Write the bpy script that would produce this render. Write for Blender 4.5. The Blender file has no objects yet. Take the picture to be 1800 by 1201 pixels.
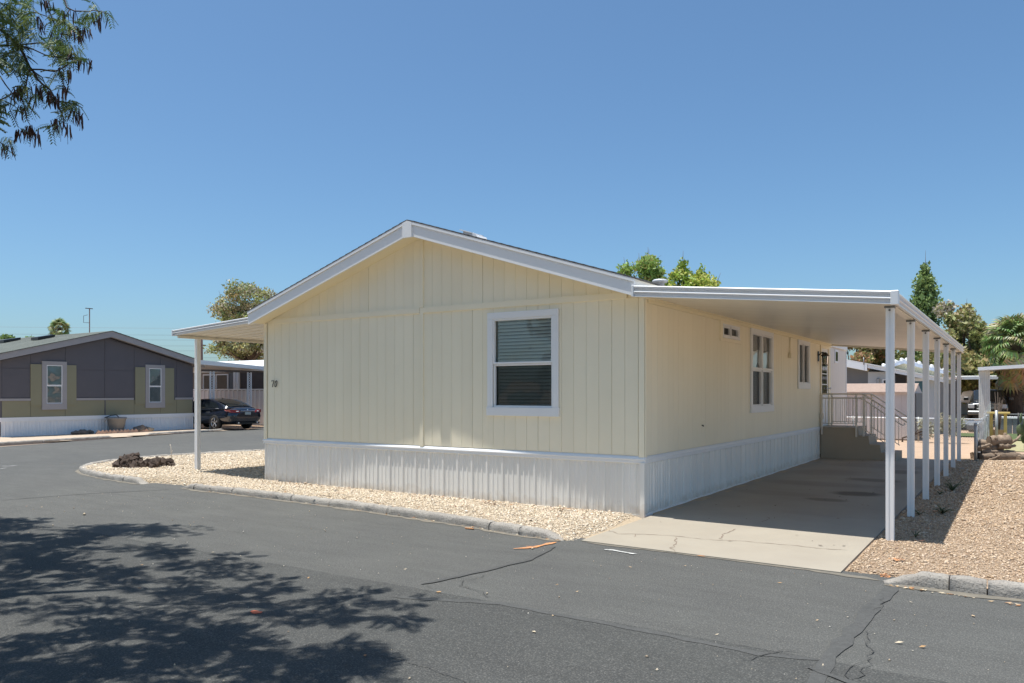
import bpy, bmesh, math, random
import numpy as np
from mathutils import Vector, Matrix, Euler

random.seed(7)
rng = np.random.default_rng(11)
S = bpy.context.scene
COL = S.collection

# ------------------------------------------------------------------ camera, sky, sun, exposure
CAMX, CAMY, EYE, YAW, FPX, HORY = 4.298, -9.925, 1.70, 0.578, 1364.3, 690.3
cam_d = bpy.data.cameras.new('camera')
cam_d.sensor_width = 36.0
cam_d.lens = 36.0 * FPX / 1800.0
cam_d.shift_y = (HORY - 600.5) / 1800.0
cam_d.clip_start = 0.05
cam_d.clip_end = 3000
cam = bpy.data.objects.new('camera', cam_d)
COL.objects.link(cam)
cam.location = (CAMX, CAMY, EYE)
cam.rotation_euler = (math.radians(90), 0, YAW)
S.camera = cam

SDX, SDY = 0.150, 0.115            # ground shift of a shadow per metre of height
SUN_DIR = Vector((-SDX, -SDY, 1)).normalized()
SUN_EL = math.asin(SUN_DIR.z)
w = bpy.data.worlds.new('World')
S.world = w
w.use_nodes = True
nt = w.node_tree
bg = nt.nodes['Background']
sky = nt.nodes.new('ShaderNodeTexSky')
sky.sky_type = 'NISHITA'
sky.sun_disc = False
sky.sun_elevation = SUN_EL
sky.sun_rotation = math.atan2(SUN_DIR.x, SUN_DIR.y)
sky.altitude = 400
sky.air_density = 1.0
sky.dust_density = 1.9
sky.ozone_density = 8.0
tint = nt.nodes.new('ShaderNodeMix')
tint.data_type = 'RGBA'; tint.blend_type = 'MULTIPLY'; tint.inputs[0].default_value = 1.0
tint.inputs[7].default_value = (0.88, 1.005, 0.965, 1)
nt.links.new(sky.outputs[0], tint.inputs[6])
nt.links.new(tint.outputs[2], bg.inputs['Color'])
bg.inputs['Strength'].default_value = 0.081

sun_d = bpy.data.lights.new('sun', 'SUN')
sun_d.energy = 3.5
sun_d.angle = math.radians(0.47)
sun_d.color = (1.0, 0.965, 0.90)
sun = bpy.data.objects.new('sun', sun_d)
COL.objects.link(sun)
sun.rotation_euler = SUN_DIR.to_track_quat('Z', 'Y').to_euler()

S.view_settings.view_transform = 'Standard'
S.view_settings.look = 'None'
S.view_settings.gamma = 1
S.view_settings.exposure = 0.90
S.view_settings.use_curve_mapping = False

# ------------------------------------------------------------------ helpers
def tag(o, label=None, cat=None, group=None, kind=None):
    if label: o['label'] = label
    if cat: o['category'] = cat
    if group: o['group'] = group
    if kind: o['kind'] = kind
    return o

def empty(name, loc=(0, 0, 0), rz=0.0, label=None, cat=None, group=None, kind=None):
    o = bpy.data.objects.new(name, None)
    COL.objects.link(o)
    o.location = loc
    o.rotation_euler = (0, 0, rz)
    o.empty_display_size = 0.2
    return tag(o, label, cat, group, kind)

def obj(name, mesh, parent=None, loc=None, rot=None):
    o = bpy.data.objects.new(name, mesh)
    COL.objects.link(o)
    if parent is not None: o.parent = parent
    if loc is not None: o.location = loc
    if rot is not None: o.rotation_euler = rot
    return o

def copy_tree(o, parent=None):
    c = o.copy()
    COL.objects.link(c)
    if parent is not None: c.parent = parent
    for ch in list(o.children): copy_tree(ch, c)
    return c

class MB:
    """collects simple shapes into one mesh"""
    def __init__(s): s.v = []; s.f = []; s.smooth = []
    def add(s, vs, fs, smooth=False):
        n = len(s.v); s.v += [tuple(p) for p in vs]
        for f in fs: s.f.append([n + i for i in f]); s.smooth.append(smooth)
        return s
    def box(s, a, b, M=None, ch=0.0):
        x0, y0, z0 = [min(p, q) for p, q in zip(a, b)]; x1, y1, z1 = [max(p, q) for p, q in zip(a, b)]
        if ch <= 0:
            vs = [(x0,y0,z0),(x1,y0,z0),(x1,y1,z0),(x0,y1,z0),(x0,y0,z1),(x1,y0,z1),(x1,y1,z1),(x0,y1,z1)]
            fs = [(0,3,2,1),(4,5,6,7),(0,1,5,4),(1,2,6,5),(2,3,7,6),(3,0,4,7)]
        else:
            c = min(ch, (x1-x0)*.45, (y1-y0)*.45, (z1-z0)*.45)
            bm = bmesh.new(); bmesh.ops.create_cube(bm, size=1)
            for v in bm.verts:
                v.co = Vector(((x0+x1)/2 + v.co.x*(x1-x0), (y0+y1)/2 + v.co.y*(y1-y0), (z0+z1)/2 + v.co.z*(z1-z0)))
            bmesh.ops.bevel(bm, geom=list(bm.edges), offset=c, segments=1, affect='EDGES', profile=.5)
            bm.verts.index_update()
            vs = [v.co.copy() for v in bm.verts]; fs = [[v.index for v in f.verts] for f in bm.faces]
            bm.free()
        if M: vs = [M(*p) for p in vs]
        return s.add(vs, fs)
    def prism(s, poly, ext, M=None, caps=True, closed=True):
        """poly: list of 2D->3D points (3D start), ext: vector"""
        n = len(poly); e = Vector(ext)
        vs = [Vector(p) for p in poly] + [Vector(p) + e for p in poly]
        fs = [(i, (i+1) % n, n + (i+1) % n, n + i) for i in range(n if closed else n-1)]
        if caps and closed: fs += [list(range(n))[::-1], list(range(n, 2*n))]
        if M: vs = [M(*p) for p in vs]
        return s.add(vs, fs)
    def tube(s, pts, rad, n=8, cap=True, smooth=True):
        pts = [Vector(p) for p in pts]
        if not hasattr(rad, '__len__'): rad = [rad]*len(pts)
        vs = []; up = Vector((0,0,1))
        prev = None
        for i, p in enumerate(pts):
            d = (pts[min(i+1, len(pts)-1)] - pts[max(i-1, 0)])
            if d.length < 1e-9: d = Vector((0,0,1))
            d.normalize()
            if prev is None:
                a = d.cross(up if abs(d.z) < .95 else Vector((1,0,0))).normalized()
            else:
                a = (prev - d*prev.dot(d))
                a = a.normalized() if a.length > 1e-6 else d.orthogonal().normalized()
            prev = a; b = d.cross(a)
            for k in range(n):
                t = 2*math.pi*k/n
                vs.append(p + (a*math.cos(t) + b*math.sin(t))*rad[i])
        fs = [(i*n+k, i*n+(k+1) % n, (i+1)*n+(k+1) % n, (i+1)*n+k) for i in range(len(pts)-1) for k in range(n)]
        m = len(s.v)
        s.add(vs, fs, smooth)
        if cap:
            s.f.append([m + k for k in range(n)][::-1]); s.smooth.append(False)
            s.f.append([m + (len(pts)-1)*n + k for k in range(n)]); s.smooth.append(False)
        return s
    def lathe(s, prof, c=(0,0,0), n=16, axis='z'):
        vs = []
        for r, h in prof:
            for k in range(n):
                t = 2*math.pi*k/n
                p = (r*math.cos(t), r*math.sin(t), h)
                if axis == 'y': p = (p[0], h, p[1])
                if axis == 'x': p = (h, p[0], p[1])
                vs.append((c[0]+p[0], c[1]+p[1], c[2]+p[2]))
        fs = [(i*n+k, i*n+(k+1) % n, (i+1)*n+(k+1) % n, (i+1)*n+k) for i in range(len(prof)-1) for k in range(n)]
        return s.add(vs, fs, True)
    def mesh(s, name, mat):
        m = bpy.data.meshes.new(name)
        m.from_pydata(s.v, [], s.f)
        m.polygons.foreach_set('use_smooth', s.smooth)
        if mat is not None: m.materials.append(mat)
        m.update()
        return m
    def build(s, name, mat, parent=None, loc=None, rot=None):
        return obj(name, s.mesh(name, mat), parent, loc, rot)

def soup(name, V, F, mat, col=None, parent=None, smooth=False):
    """numpy triangle / quad soup; V (n,3), F (m,k); col per-vertex rgb"""
    V = np.asarray(V, dtype=np.float32); F = np.asarray(F, dtype=np.int32)
    m = bpy.data.meshes.new(name)
    m.vertices.add(len(V)); m.vertices.foreach_set('co', V.ravel())
    k = F.shape[1]
    m.loops.add(F.size); m.loops.foreach_set('vertex_index', F.ravel())
    m.polygons.add(len(F)); m.polygons.foreach_set('loop_start', np.arange(0, F.size, k, dtype=np.int32))
    m.polygons.foreach_set('loop_total', np.full(len(F), k, dtype=np.int32))
    if smooth: m.polygons.foreach_set('use_smooth', np.ones(len(F), dtype=bool))
    if col is not None:
        a = m.color_attributes.new('tint', 'FLOAT_COLOR', 'POINT')
        c4 = np.ones((len(V), 4), dtype=np.float32); c4[:, :3] = col
        a.data.foreach_set('color', c4.ravel())
    if mat: m.materials.append(mat)
    m.update(calc_edges=True)
    return obj(name, m, parent)

# ------------------------------------------------------------------ materials
MATS = {}
def mat(name, col, rough=.6, col2=None, nscale=3.0, namt=1.0, bump=0.0, bscale=60.0, metal=0.0, spec=.5,
        speck=None, speck_scale=200.0, speck_amt=.3, attr=False, trans=0.0, stretch=None, detail=4, coat=0.0, big=None, obj_co=True):
    m = bpy.data.materials.new(name); m.use_nodes = True
    n = m.node_tree; L = n.links; N = n.nodes
    b = N['Principled BSDF']
    b.inputs['Roughness'].default_value = rough
    b.inputs['Metallic'].default_value = metal
    b.inputs['Specular IOR Level'].default_value = spec
    b.inputs['Coat Weight'].default_value = coat
    geo = N.new('ShaderNodeNewGeometry')
    co = geo.outputs['Position']
    if stretch:
        mp = N.new('ShaderNodeMapping'); mp.inputs['Scale'].default_value = stretch
        L.new(co, mp.inputs['Vector']); co2 = mp.outputs[0]
    else: co2 = co
    def noise(sc, det=detail, vec=None, r=.55):
        t = N.new('ShaderNodeTexNoise'); t.inputs['Scale'].default_value = sc; t.inputs['Detail'].default_value = det
        t.inputs['Roughness'].default_value = r
        L.new(vec if vec is not None else co, t.inputs['Vector']); return t
    def ramp(src, a, bb):
        r = N.new('ShaderNodeMapRange'); r.inputs['From Min'].default_value = a; r.inputs['From Max'].default_value = bb
        L.new(src, r.inputs['Value']); return r.outputs[0]
    def mix(fac, A, B, mode='MIX'):
        x = N.new('ShaderNodeMix'); x.data_type = 'RGBA'; x.blend_type = mode
        for s_, v in ((0, fac), (6, A), (7, B)):
            if isinstance(v, (int, float)): x.inputs[s_].default_value = v
            elif isinstance(v, tuple): x.inputs[s_].default_value = (*v, 1)
            else: L.new(v, x.inputs[s_])
        return x.outputs[2]
    c = None
    if attr:
        at = N.new('ShaderNodeAttribute'); at.attribute_name = 'tint'; c = at.outputs['Color']
        if col2:
            f = ramp(noise(nscale, vec=co2).outputs[0], .35, .65)
            c = mix(f, c, mix(1.0, c, col2, 'MULTIPLY'))
    elif col2:
        f = ramp(noise(nscale, vec=co2).outputs[0], .5 - .22/namt, .5 + .22/namt)
        c = mix(f, tuple(col), tuple(col2))
    if big:
        f = ramp(noise(big[0], 3).outputs[0], .38, .62)
        c = mix(f, c if c is not None else tuple(col), mix(1.0, c if c is not None else tuple(col), tuple(big[1]), 'MULTIPLY'))
    if speck:
        f = ramp(noise(speck_scale, 2, r=.7).outputs[0], .62 - speck_amt*.2, .70)
        c = mix(f, c if c is not None else tuple(col), tuple(speck))
    if c is None: b.inputs['Base Color'].default_value = (*col, 1)
    else: L.new(c, b.inputs['Base Color'])
    if bump:
        bp = N.new('ShaderNodeBump'); bp.inputs['Strength'].default_value = min(1, bump); bp.inputs['Distance'].default_value = .01 * max(1, bump)
        L.new(noise(bscale, 5, vec=co2, r=.65).outputs[0], bp.inputs['Height']); L.new(bp.outputs[0], b.inputs['Normal'])
    if trans:
        tr = N.new('ShaderNodeBsdfTranslucent'); ms = N.new('ShaderNodeMixShader'); ms.inputs[0].default_value = trans
        if c is None: tr.inputs[0].default_value = (*col, 1)
        else: L.new(c, tr.inputs[0])
        L.new(b.outputs[0], ms.inputs[1]); L.new(tr.outputs[0], ms.inputs[2])
        L.new(ms.outputs[0], N['Material Output'].inputs[0])
    MATS[name] = m
    return m

def glass(name, tint=(.6, .65, .66), ior=1.5, rough=.01, wav=0.0):
    m = bpy.data.materials.new(name); m.use_nodes = True
    n = m.node_tree; N = n.nodes; L = n.links
    N.remove(N['Principled BSDF'])
    t = N.new('ShaderNodeBsdfTransparent'); t.inputs[0].default_value = (*tint, 1)
    g = N.new('ShaderNodeBsdfGlossy'); g.inputs['Roughness'].default_value = rough; g.inputs[0].default_value = (.95, .97, 1, 1)
    fr = N.new('ShaderNodeFresnel'); fr.inputs[0].default_value = ior
    mx = N.new('ShaderNodeMixShader')
    L.new(fr.outputs[0], mx.inputs[0]); L.new(t.outputs[0], mx.inputs[1]); L.new(g.outputs[0], mx.inputs[2])
    L.new(mx.outputs[0], N['Material Output'].inputs[0])
    if wav:
        geo = N.new('ShaderNodeNewGeometry'); ns = N.new('ShaderNodeTexNoise'); ns.inputs['Scale'].default_value = 2.5; ns.inputs['Detail'].default_value = 1
        L.new(geo.outputs['Position'], ns.inputs['Vector'])
        bp = N.new('ShaderNodeBump'); bp.inputs['Strength'].default_value = wav; bp.inputs['Distance'].default_value = .05
        L.new(ns.outputs[0], bp.inputs['Height']); L.new(bp.outputs[0], g.inputs['Normal'])
    return m

M_cream = mat('cream_paint', (.94, .865, .675), .6, (.92, .84, .65), 1.3, bump=.08, bscale=90, big=(.5, (.97, .97, .96)))
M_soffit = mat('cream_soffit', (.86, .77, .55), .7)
M_white = mat('white_paint', (.83, .84, .845), .5, (.80, .81, .82), 2.2, bump=.04, bscale=40)
M_skirt = mat('white_skirting_metal', (.88, .865, .82), .42, (.83, .815, .77), 1.6, stretch=(3, 3, .6), bump=.03, bscale=20)
M_metal = mat('white_enamel_metal', (.80, .81, .82), .32, (.75, .76, .77), 1.5, spec=.6, metal=.15)
M_pan = mat('cream_roof_pan', (.84, .79, .68), .30, (.77, .715, .61), .7, spec=.6, stretch=(.25, 2.5, 1))
M_post = mat('white_post_metal', (.90, .90, .895), .4, (.87, .87, .865), 3)
M_shingle = mat('asphalt_shingle', (.085, .08, .078), .9, (.14, .135, .13), 6, bump=.6, bscale=60)
M_dark = mat('dark_interior', (.03, .03, .032), .8)
M_blind = mat('window_blind', (.80, .84, .83), .5, (.74, .79, .78), 2)
M_black = mat('black_metal', (.012, .012, .012), .4)
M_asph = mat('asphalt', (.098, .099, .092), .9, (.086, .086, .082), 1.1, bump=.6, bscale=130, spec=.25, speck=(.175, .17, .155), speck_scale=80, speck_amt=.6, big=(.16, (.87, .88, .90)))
def asphalt_grain(m):
    n = m.node_tree; N = n.nodes; L = n.links; b = N['Principled BSDF']; src = b.inputs['Base Color'].links[0].from_socket
    geo = N.new('ShaderNodeNewGeometry')
    for sc, lo, hi, st in ((24, .88, 1.10, None), (120, .74, 1.26, None), (3.0, .90, 1.08, (.35, 1.6, 1))):
        t = N.new('ShaderNodeTexNoise'); t.inputs['Scale'].default_value = sc; t.inputs['Detail'].default_value = 3; t.inputs['Roughness'].default_value = .7
        if st:
            mp = N.new('ShaderNodeMapping'); mp.inputs['Scale'].default_value = st; L.new(geo.outputs['Position'], mp.inputs['Vector']); L.new(mp.outputs[0], t.inputs['Vector'])
        else: L.new(geo.outputs['Position'], t.inputs['Vector'])
        mr = N.new('ShaderNodeMapRange'); mr.inputs['From Min'].default_value = .3; mr.inputs['From Max'].default_value = .7; mr.inputs['To Min'].default_value = lo; mr.inputs['To Max'].default_value = hi
        L.new(t.outputs[0], mr.inputs['Value'])
        vm = N.new('ShaderNodeVectorMath'); vm.operation = 'SCALE'; L.new(src, vm.inputs[0]); L.new(mr.outputs[0], vm.inputs['Scale']); src = vm.outputs[0]
    L.new(src, b.inputs['Base Color'])
asphalt_grain(M_asph)
M_tar = mat('tar_seal', (.078, .079, .077), .92, (.088, .089, .086), 8, spec=.2)
asphalt_grain(M_tar)
M_crack = mat('crack_gap', (.068, .068, .066), .95, spec=.1)
M_concrack = mat('slab_crack', (.20, .15, .115), .9)
M_conc = mat('concrete_slab', (.37, .333, .272), .8, (.32, .284, .232), 1.1, bump=.25, bscale=70, big=(.35, (.93, .92, .90)))
M_kerb = mat('kerb_concrete', (.40, .37, .325), .9, (.29, .265, .235), 5, bump=1.4, bscale=38, speck=(.16, .145, .13), speck_scale=60, speck_amt=.5)
M_bed = mat('gravel_bed_soil', (.48, .385, .27), .95, (.35, .28, .195), 24, bump=1.5, bscale=45)
M_bedr = mat('red_gravel_soil', (.40, .295, .205), .95, (.31, .23, .16), 16, bump=1.5, bscale=42, big=(.4, (.90, .88, .86)))
M_dirt = mat('desert_dirt', (.45, .32, .225), .95, (.38, .27, .185), 2, bump=.8, bscale=18)
M_stone = mat('gravel_stone', (.5, .4, .3), .85, attr=True)
M_grey = mat('grey_siding', (.115, .108, .120), .7, (.105, .10, .112), 2, bump=.05, bscale=60)
M_sage = mat('sage_siding', (.27, .255, .165), .7, (.255, .24, .155), 2, bump=.05, bscale=60)
M_trimg = mat('pale_grey_trim', (.36, .34, .34), .6, (.33, .315, .32), 3)
M_roofg = mat('grey_shingle', (.19, .205, .18), .95, (.125, .14, .125), 9, bump=.8, bscale=30, big=(.7, (.85, .85, .85)))
M_step = mat('taupe_step_concrete', (.42, .35, .265), .8, (.385, .32, .24), 2, bump=.15, bscale=50)
M_rail = mat('taupe_rail_paint', (.74, .69, .61), .45)
M_glass = glass('window_glass', (.90, .94, .94), 1.62, wav=.2)
M_glassd = glass('window_glass_dark', (.55, .57, .58), 1.55, wav=.12)
M_screen = glass('insect_screen', (.50, .50, .49), 1.15, .3)
M_cargl = mat('car_glass', (.012, .016, .018), .05, spec=.8)
M_carp = mat('navy_car_paint', (.008, .012, .022), .18, coat=.8, spec=.6)
M_tyre = mat('tyre_rubber', (.012, .012, .012), .8)
M_alloy = mat('wheel_alloy', (.45, .46, .48), .3, metal=.8)
M_chrome = mat('chrome', (.75, .76, .78), .12, metal=1.0)
M_red = mat('red_lamp_lens', (.30, .008, .012), .2, coat=.5)
M_plate = mat('number_plate', (.45, .47, .44), .5)
M_lava = mat('lava_rock', (.052, .036, .028), .95, (.095, .068, .052), 9, bump=1.5, bscale=30)
M_rock = mat('field_rock', (.12, .10, .085), .9, (.20, .165, .14), 7, bump=1.2, bscale=20)
M_brick = mat('edging_brick', (.50, .31, .22), .9, (.58, .40, .30), 5)
M_bucket = mat('grey_planter', (.25, .24, .225), .7, (.21, .2, .19), 5)
M_bark = mat('bark', (.115, .085, .065), .95, (.065, .048, .038), 14, stretch=(1, 1, .25), bump=1.2, bscale=26)
M_log = mat('log_bark', (.36, .27, .195), .95, (.19, .14, .10), 10, bump=1.5, bscale=24)
M_wood = mat('cut_wood', (.56, .37, .20), .85, (.46, .28, .14), 12)
M_leaf = mat('leaf', (.05, .08, .02), .6, attr=True, trans=.28)
M_pod = mat('seed_pod', (.050, .022, .017), .55, (.085, .040, .028), 9, trans=.1)
M_twig = mat('twig_bark', (.085, .060, .055), .9, (.055, .040, .036), 30)
M_orange = mat('orange_marking_paint', (.62, .26, .085), .85, (.36, .20, .12), 34, namt=1.6)
M_wpaint = mat('white_marking_paint', (.62, .62, .60), .85, (.32, .32, .31), 30, namt=1.6)
M_wroof = mat('white_roof_metal', (.82, .82, .81), .5, (.76, .76, .75), 1)
M_lat = mat('lattice_white', (.80, .78, .79), .7)
M_brown = mat('brown_screen_wall', (.11, .09, .083), .8, (.085, .07, .065), 3)
M_pole = mat('utility_wood', (.075, .045, .045), .9)
M_wire = mat('wire', (.22, .23, .25), .7)
M_bluegrey = mat('blue_grey_siding', (.155, .165, .175), .7, (.145, .155, .165), 2)
M_paleblue = mat('pale_grey_siding', (.47, .50, .52), .7)
M_yell = mat('pale_yellow_siding', (.72, .68, .50), .7)
M_mauve = mat('mauve_shed_siding', (.56, .51, .50), .65, (.52, .475, .465), 2)
M_terra = mat('terracotta_shingle', (.48, .365, .30), .9, (.38, .28, .225), 12, bump=.7, bscale=25)
M_wshed = mat('off_white_shed', (.76, .70, .64), .6, (.73, .67, .61), 2)
M_tile = mat('blue_white_tile', (.42, .47, .58), .5, (.50, .55, .64), 4)
M_teal = mat('teal_awning', (.05, .13, .16), .6)
M_galv = mat('galvanised_steel', (.36, .37, .37), .5, metal=.5)
M_slat = mat('fence_slat_vinyl', (.66, .70, .71), .55, (.58, .62, .63), 4)
M_yellow = mat('yellow_timber', (.62, .47, .17), .8, (.55, .40, .13), 6)
M_suv = mat('black_pickup_paint', (.012, .013, .015), .25, coat=.5)
M_bump = mat('silver_bumper', (.16, .165, .17), .35, metal=.6)
M_tarp = mat('blue_tarp', (.03, .055, .10), .55)
M_turf = mat('turf_green', (.06, .10, .025), .95, (.10, .12, .04), 12, bump=1, bscale=40)
M_dry = mat('dry_grass', (.38, .33, .19), .95, (.29, .28, .14), 6, bump=1, bscale=30)
M_weed = mat('weed_leaf', (.085, .12, .05), .7, trans=.2)
M_drygs = mat('dry_stalk', (.55, .48, .40), .9)
M_cact = mat('cactus_pad', (.085, .125, .055), .6, (.12, .15, .07), 6, bump=.3, bscale=30)
M_palmg = mat('palm_leaf', (.10, .15, .05), .5, attr=True, trans=.2)
M_litter = mat('leaf_litter', (.2, .1, .06), .8, attr=True)

def vary(m, amt=.03):
    n = m.node_tree; N = n.nodes; L = n.links; b = N['Principled BSDF']; i = b.inputs['Base Color']
    oi = N.new('ShaderNodeObjectInfo'); mr = N.new('ShaderNodeMapRange'); mr.inputs['To Min'].default_value = 1-amt; mr.inputs['To Max'].default_value = 1
    L.new(oi.outputs['Random'], mr.inputs['Value']); vm = N.new('ShaderNodeVectorMath'); vm.operation = 'SCALE'
    if i.links: L.new(i.links[0].from_socket, vm.inputs[0])
    else: vm.inputs[0].default_value = i.default_value[:3]
    L.new(mr.outputs[0], vm.inputs['Scale']); L.new(vm.outputs[0], i)
def soil_splash(m, z1=.16, col=(.50, .41, .30), amt=.55):
    n = m.node_tree; N = n.nodes; L = n.links; b = N['Principled BSDF']; i = b.inputs['Base Color']; src = i.links[0].from_socket
    geo = N.new('ShaderNodeNewGeometry'); sp = N.new('ShaderNodeSeparateXYZ'); L.new(geo.outputs['Position'], sp.inputs[0])
    t = N.new('ShaderNodeTexNoise'); t.inputs['Scale'].default_value = 9; t.inputs['Detail'].default_value = 6; L.new(geo.outputs['Position'], t.inputs['Vector'])
    ma = N.new('ShaderNodeMath'); ma.operation = 'MULTIPLY_ADD'; ma.inputs[1].default_value = .30; L.new(t.outputs[0], ma.inputs[0]); L.new(sp.outputs['Z'], ma.inputs[2])
    mr = N.new('ShaderNodeMapRange'); mr.inputs['From Min'].default_value = z1*.5+.06; mr.inputs['From Max'].default_value = z1+.15; mr.inputs['To Min'].default_value = amt; mr.inputs['To Max'].default_value = 0
    L.new(ma.outputs[0], mr.inputs['Value'])
    mx = N.new('ShaderNodeMix'); mx.data_type = 'RGBA'; L.new(mr.outputs[0], mx.inputs[0]); L.new(src, mx.inputs[6]); mx.inputs[7].default_value = (*col, 1); L.new(mx.outputs[2], i)
soil_splash(M_skirt); vary(M_cream, .035); vary(M_skirt, .06); vary(M_kerb, .14); vary(M_pan, .04); vary(M_slat, .1); vary(M_post, .03); vary(M_conc, .05); vary(M_log, .35); vary(M_lat, .08)

# driveway: add oil stains to the concrete colour
def add_stains(m, spots, dark=(.33, .31, .29)):
    n = m.node_tree; N = n.nodes; L = n.links
    b = N['Principled BSDF']; src = b.inputs['Base Color'].links[0].from_socket
    geo = N.new('ShaderNodeNewGeometry')
    ns = N.new('ShaderNodeTexNoise'); ns.inputs['Scale'].default_value = 2.2; ns.inputs['Detail'].default_value = 5
    L.new(geo.outputs['Position'], ns.inputs['Vector'])
    cur = src
    for (x, y, rx, ry, amt) in spots:
        mp = N.new('ShaderNodeMapping'); mp.vector_type = 'POINT'
        mp.inputs['Location'].default_value = (-x/rx, -y/ry, 0); mp.inputs['Scale'].default_value = (1/rx, 1/ry, 0)
        L.new(geo.outputs['Position'], mp.inputs['Vector'])
        ln = N.new('ShaderNodeVectorMath'); ln.operation = 'LENGTH'; L.new(mp.outputs[0], ln.inputs[0])
        ad = N.new('ShaderNodeMath'); ad.operation = 'MULTIPLY_ADD'; ad.inputs[1].default_value = .9; L.new(ns.outputs[0], ad.inputs[0]); L.new(ln.outputs['Value'], ad.inputs[2])
        mr = N.new('ShaderNodeMapRange'); mr.inputs['From Min'].default_value = 1.05; mr.inputs['From Max'].default_value = 1.5
        mr.inputs['To Min'].default_value = amt; mr.inputs['To Max'].default_value = 0
        L.new(ad.outputs[0], mr.inputs['Value'])
        mx = N.new('ShaderNodeMix'); mx.data_type = 'RGBA'; mx.blend_type = 'MULTIPLY'
        L.new(mr.outputs[0], mx.inputs[0]); L.new(cur, mx.inputs[6]); mx.inputs[7].default_value = (*dark, 1)
        cur = mx.outputs[2]
    L.new(cur, b.inputs['Base Color'])
add_stains(M_conc, [(2.05, 4.05, .42, .36, .9), (1.75, 3.0, .35, .22, .6), (2.0, 6.4, .55, .35, .6), (2.25, 8.4, .4, .5, .6), (1.2, 5.2, 1.2, .45, .25), (.9, 7.4, .8, .8, .22), (1.6, 9.6, 1.2, .7, .22), (.9, 3.4, .9, .35, .2), (2.4, 5.3, .25, 1.4, .2)])

# ------------------------------------------------------------------ the ground
def sheet(name, pts, z, m, kind='structure'):
    me = bpy.data.meshes.new(name)
    me.from_pydata([(x, y, z) for x, y in pts], [], [list(range(len(pts)))])
    me.materials.append(m)
    o = obj(name, me)
    if kind: tag(o, kind=kind)
    return o

tag(sheet('ground', [(-700, -600), (700, -600), (700, 800), (-700, 800)], -.03, M_dirt), 'pinkish tan desert dirt reaching to the horizon', kind='structure')
road = sheet('road', [(60, -14), (60, -2.0), (2.0, -2.0), (-2.0, -1.75), (-8, -1.3), (-13.2, -.6), (-14, 2), (-13.4, 5), (-12, 10), (-11, 60), (-27, 60), (-26, 14.5), (-24, 7), (-22, 0), (-22, -14)], 0.0, M_asph)

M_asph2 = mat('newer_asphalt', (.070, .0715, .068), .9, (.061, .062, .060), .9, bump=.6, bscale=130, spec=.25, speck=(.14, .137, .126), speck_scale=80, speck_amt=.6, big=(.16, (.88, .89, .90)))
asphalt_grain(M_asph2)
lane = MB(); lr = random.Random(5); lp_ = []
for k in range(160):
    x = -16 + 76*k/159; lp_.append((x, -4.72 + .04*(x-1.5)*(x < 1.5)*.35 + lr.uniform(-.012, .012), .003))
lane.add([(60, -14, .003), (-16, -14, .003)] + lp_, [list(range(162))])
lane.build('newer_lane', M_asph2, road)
def strip(pts, wid, z, jit=0.0, seed=0, n=1, tip=True):
    """ragged flat ribbon along pts; returns MB"""
    r = random.Random(seed)
    P = [Vector((x, y, 0)) for x, y in pts]
    dense = []
    for a, b in zip(P[:-1], P[1:]):
        k = max(1, int((b-a).length / (wid*1.2 + .03)))
        dense += [a.lerp(b, i/k) for i in range(k)]
    dense.append(P[-1])
    mb = MB(); vs = []
    for i, p in enumerate(dense):
        d = (dense[min(i+1, len(dense)-1)] - dense[max(i-1, 0)]).normalized()
        nn = Vector((-d.y, d.x, 0))
        ww = wid*.5*(1 + r.uniform(-jit, jit))
        if tip and (i == 0 or i == len(dense)-1): ww *= .25
        off = nn*r.uniform(-jit, jit)*wid*.35
        vs += [p + off + nn*ww, p + off - nn*ww]
    vs = [(v.x, v.y, z) for v in vs]
    mb.add(vs, [(2*i, 2*i+1, 2*i+3, 2*i+2) for i in range(len(dense)-1)])
    return mb

def G(px, py, z=0.0):
    """a point of the photograph on the level ground"""
    c, s = math.cos(YAW), math.sin(YAW)
    x = (px-900)/FPX; v = (HORY-py)/FPX
    t = (z-EYE)/v
    return (CAMX + (x*c - s)*t, CAMY + (x*s + c)*t)

def wander(pts, amp, seed, step=.07):
    r = random.Random(seed); out = []
    for (x0, y0), (x1, y1) in zip(pts[:-1], pts[1:]):
        d = math.hypot(x1-x0, y1-y0); k = max(1, int(d/step))
        for i in range(k):
            t = i/k; out.append((x0+(x1-x0)*t + r.gauss(0, amp), y0+(y1-y0)*t + r.gauss(0, amp)))
    out.append(pts[-1]); return out

for i, (pp, wd) in enumerate([([(690, 1050), (880, 1062), (1000, 1085), (1150, 1113), (1330, 1150), (1440, 1162)], .07),
                              ([(1575, 1030), (1540, 1062), (1500, 1110), (1460, 1155), (1420, 1230)], .11),
                              ([(975, 962), (930, 985), (850, 1005), (740, 1028)], .055),
                              ([(0, 880), (160, 868), (300, 861)], .025),
                              ([(1420, 1175), (1600, 1240)], .05)]):
    strip([G(*q) for q in pp], wd, .006+.001*i, .30, i).build('tar_seam', M_tar, road)
for i, pp in enumerate([[(1555, 1052), (1548, 1068), (1535, 1075)],
                        [(1520, 1110), (1525, 1128), (1530, 1150), (1528, 1168), (1520, 1183), (1500, 1195), (1495, 1215)],
                        [(1527, 1163), (1505, 1168), (1490, 1175), (1485, 1188), (1497, 1200)],
                        [(860, 1012), (815, 1022), (810, 1032), (850, 1042), (858, 1052)],
                        [(750, 1030), (760, 1036), (745, 1042)],
                        [(600, 1140), (700, 1160), (790, 1190), (850, 1215)],
                        [(1300, 1165), (1380, 1145), (1430, 1150)]]):
    strip(wander([G(*q) for q in pp], .012, 50+i, .05), .0055, .0085+.0005*i, .6, 20+i).build('crack', M_crack, road)

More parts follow.
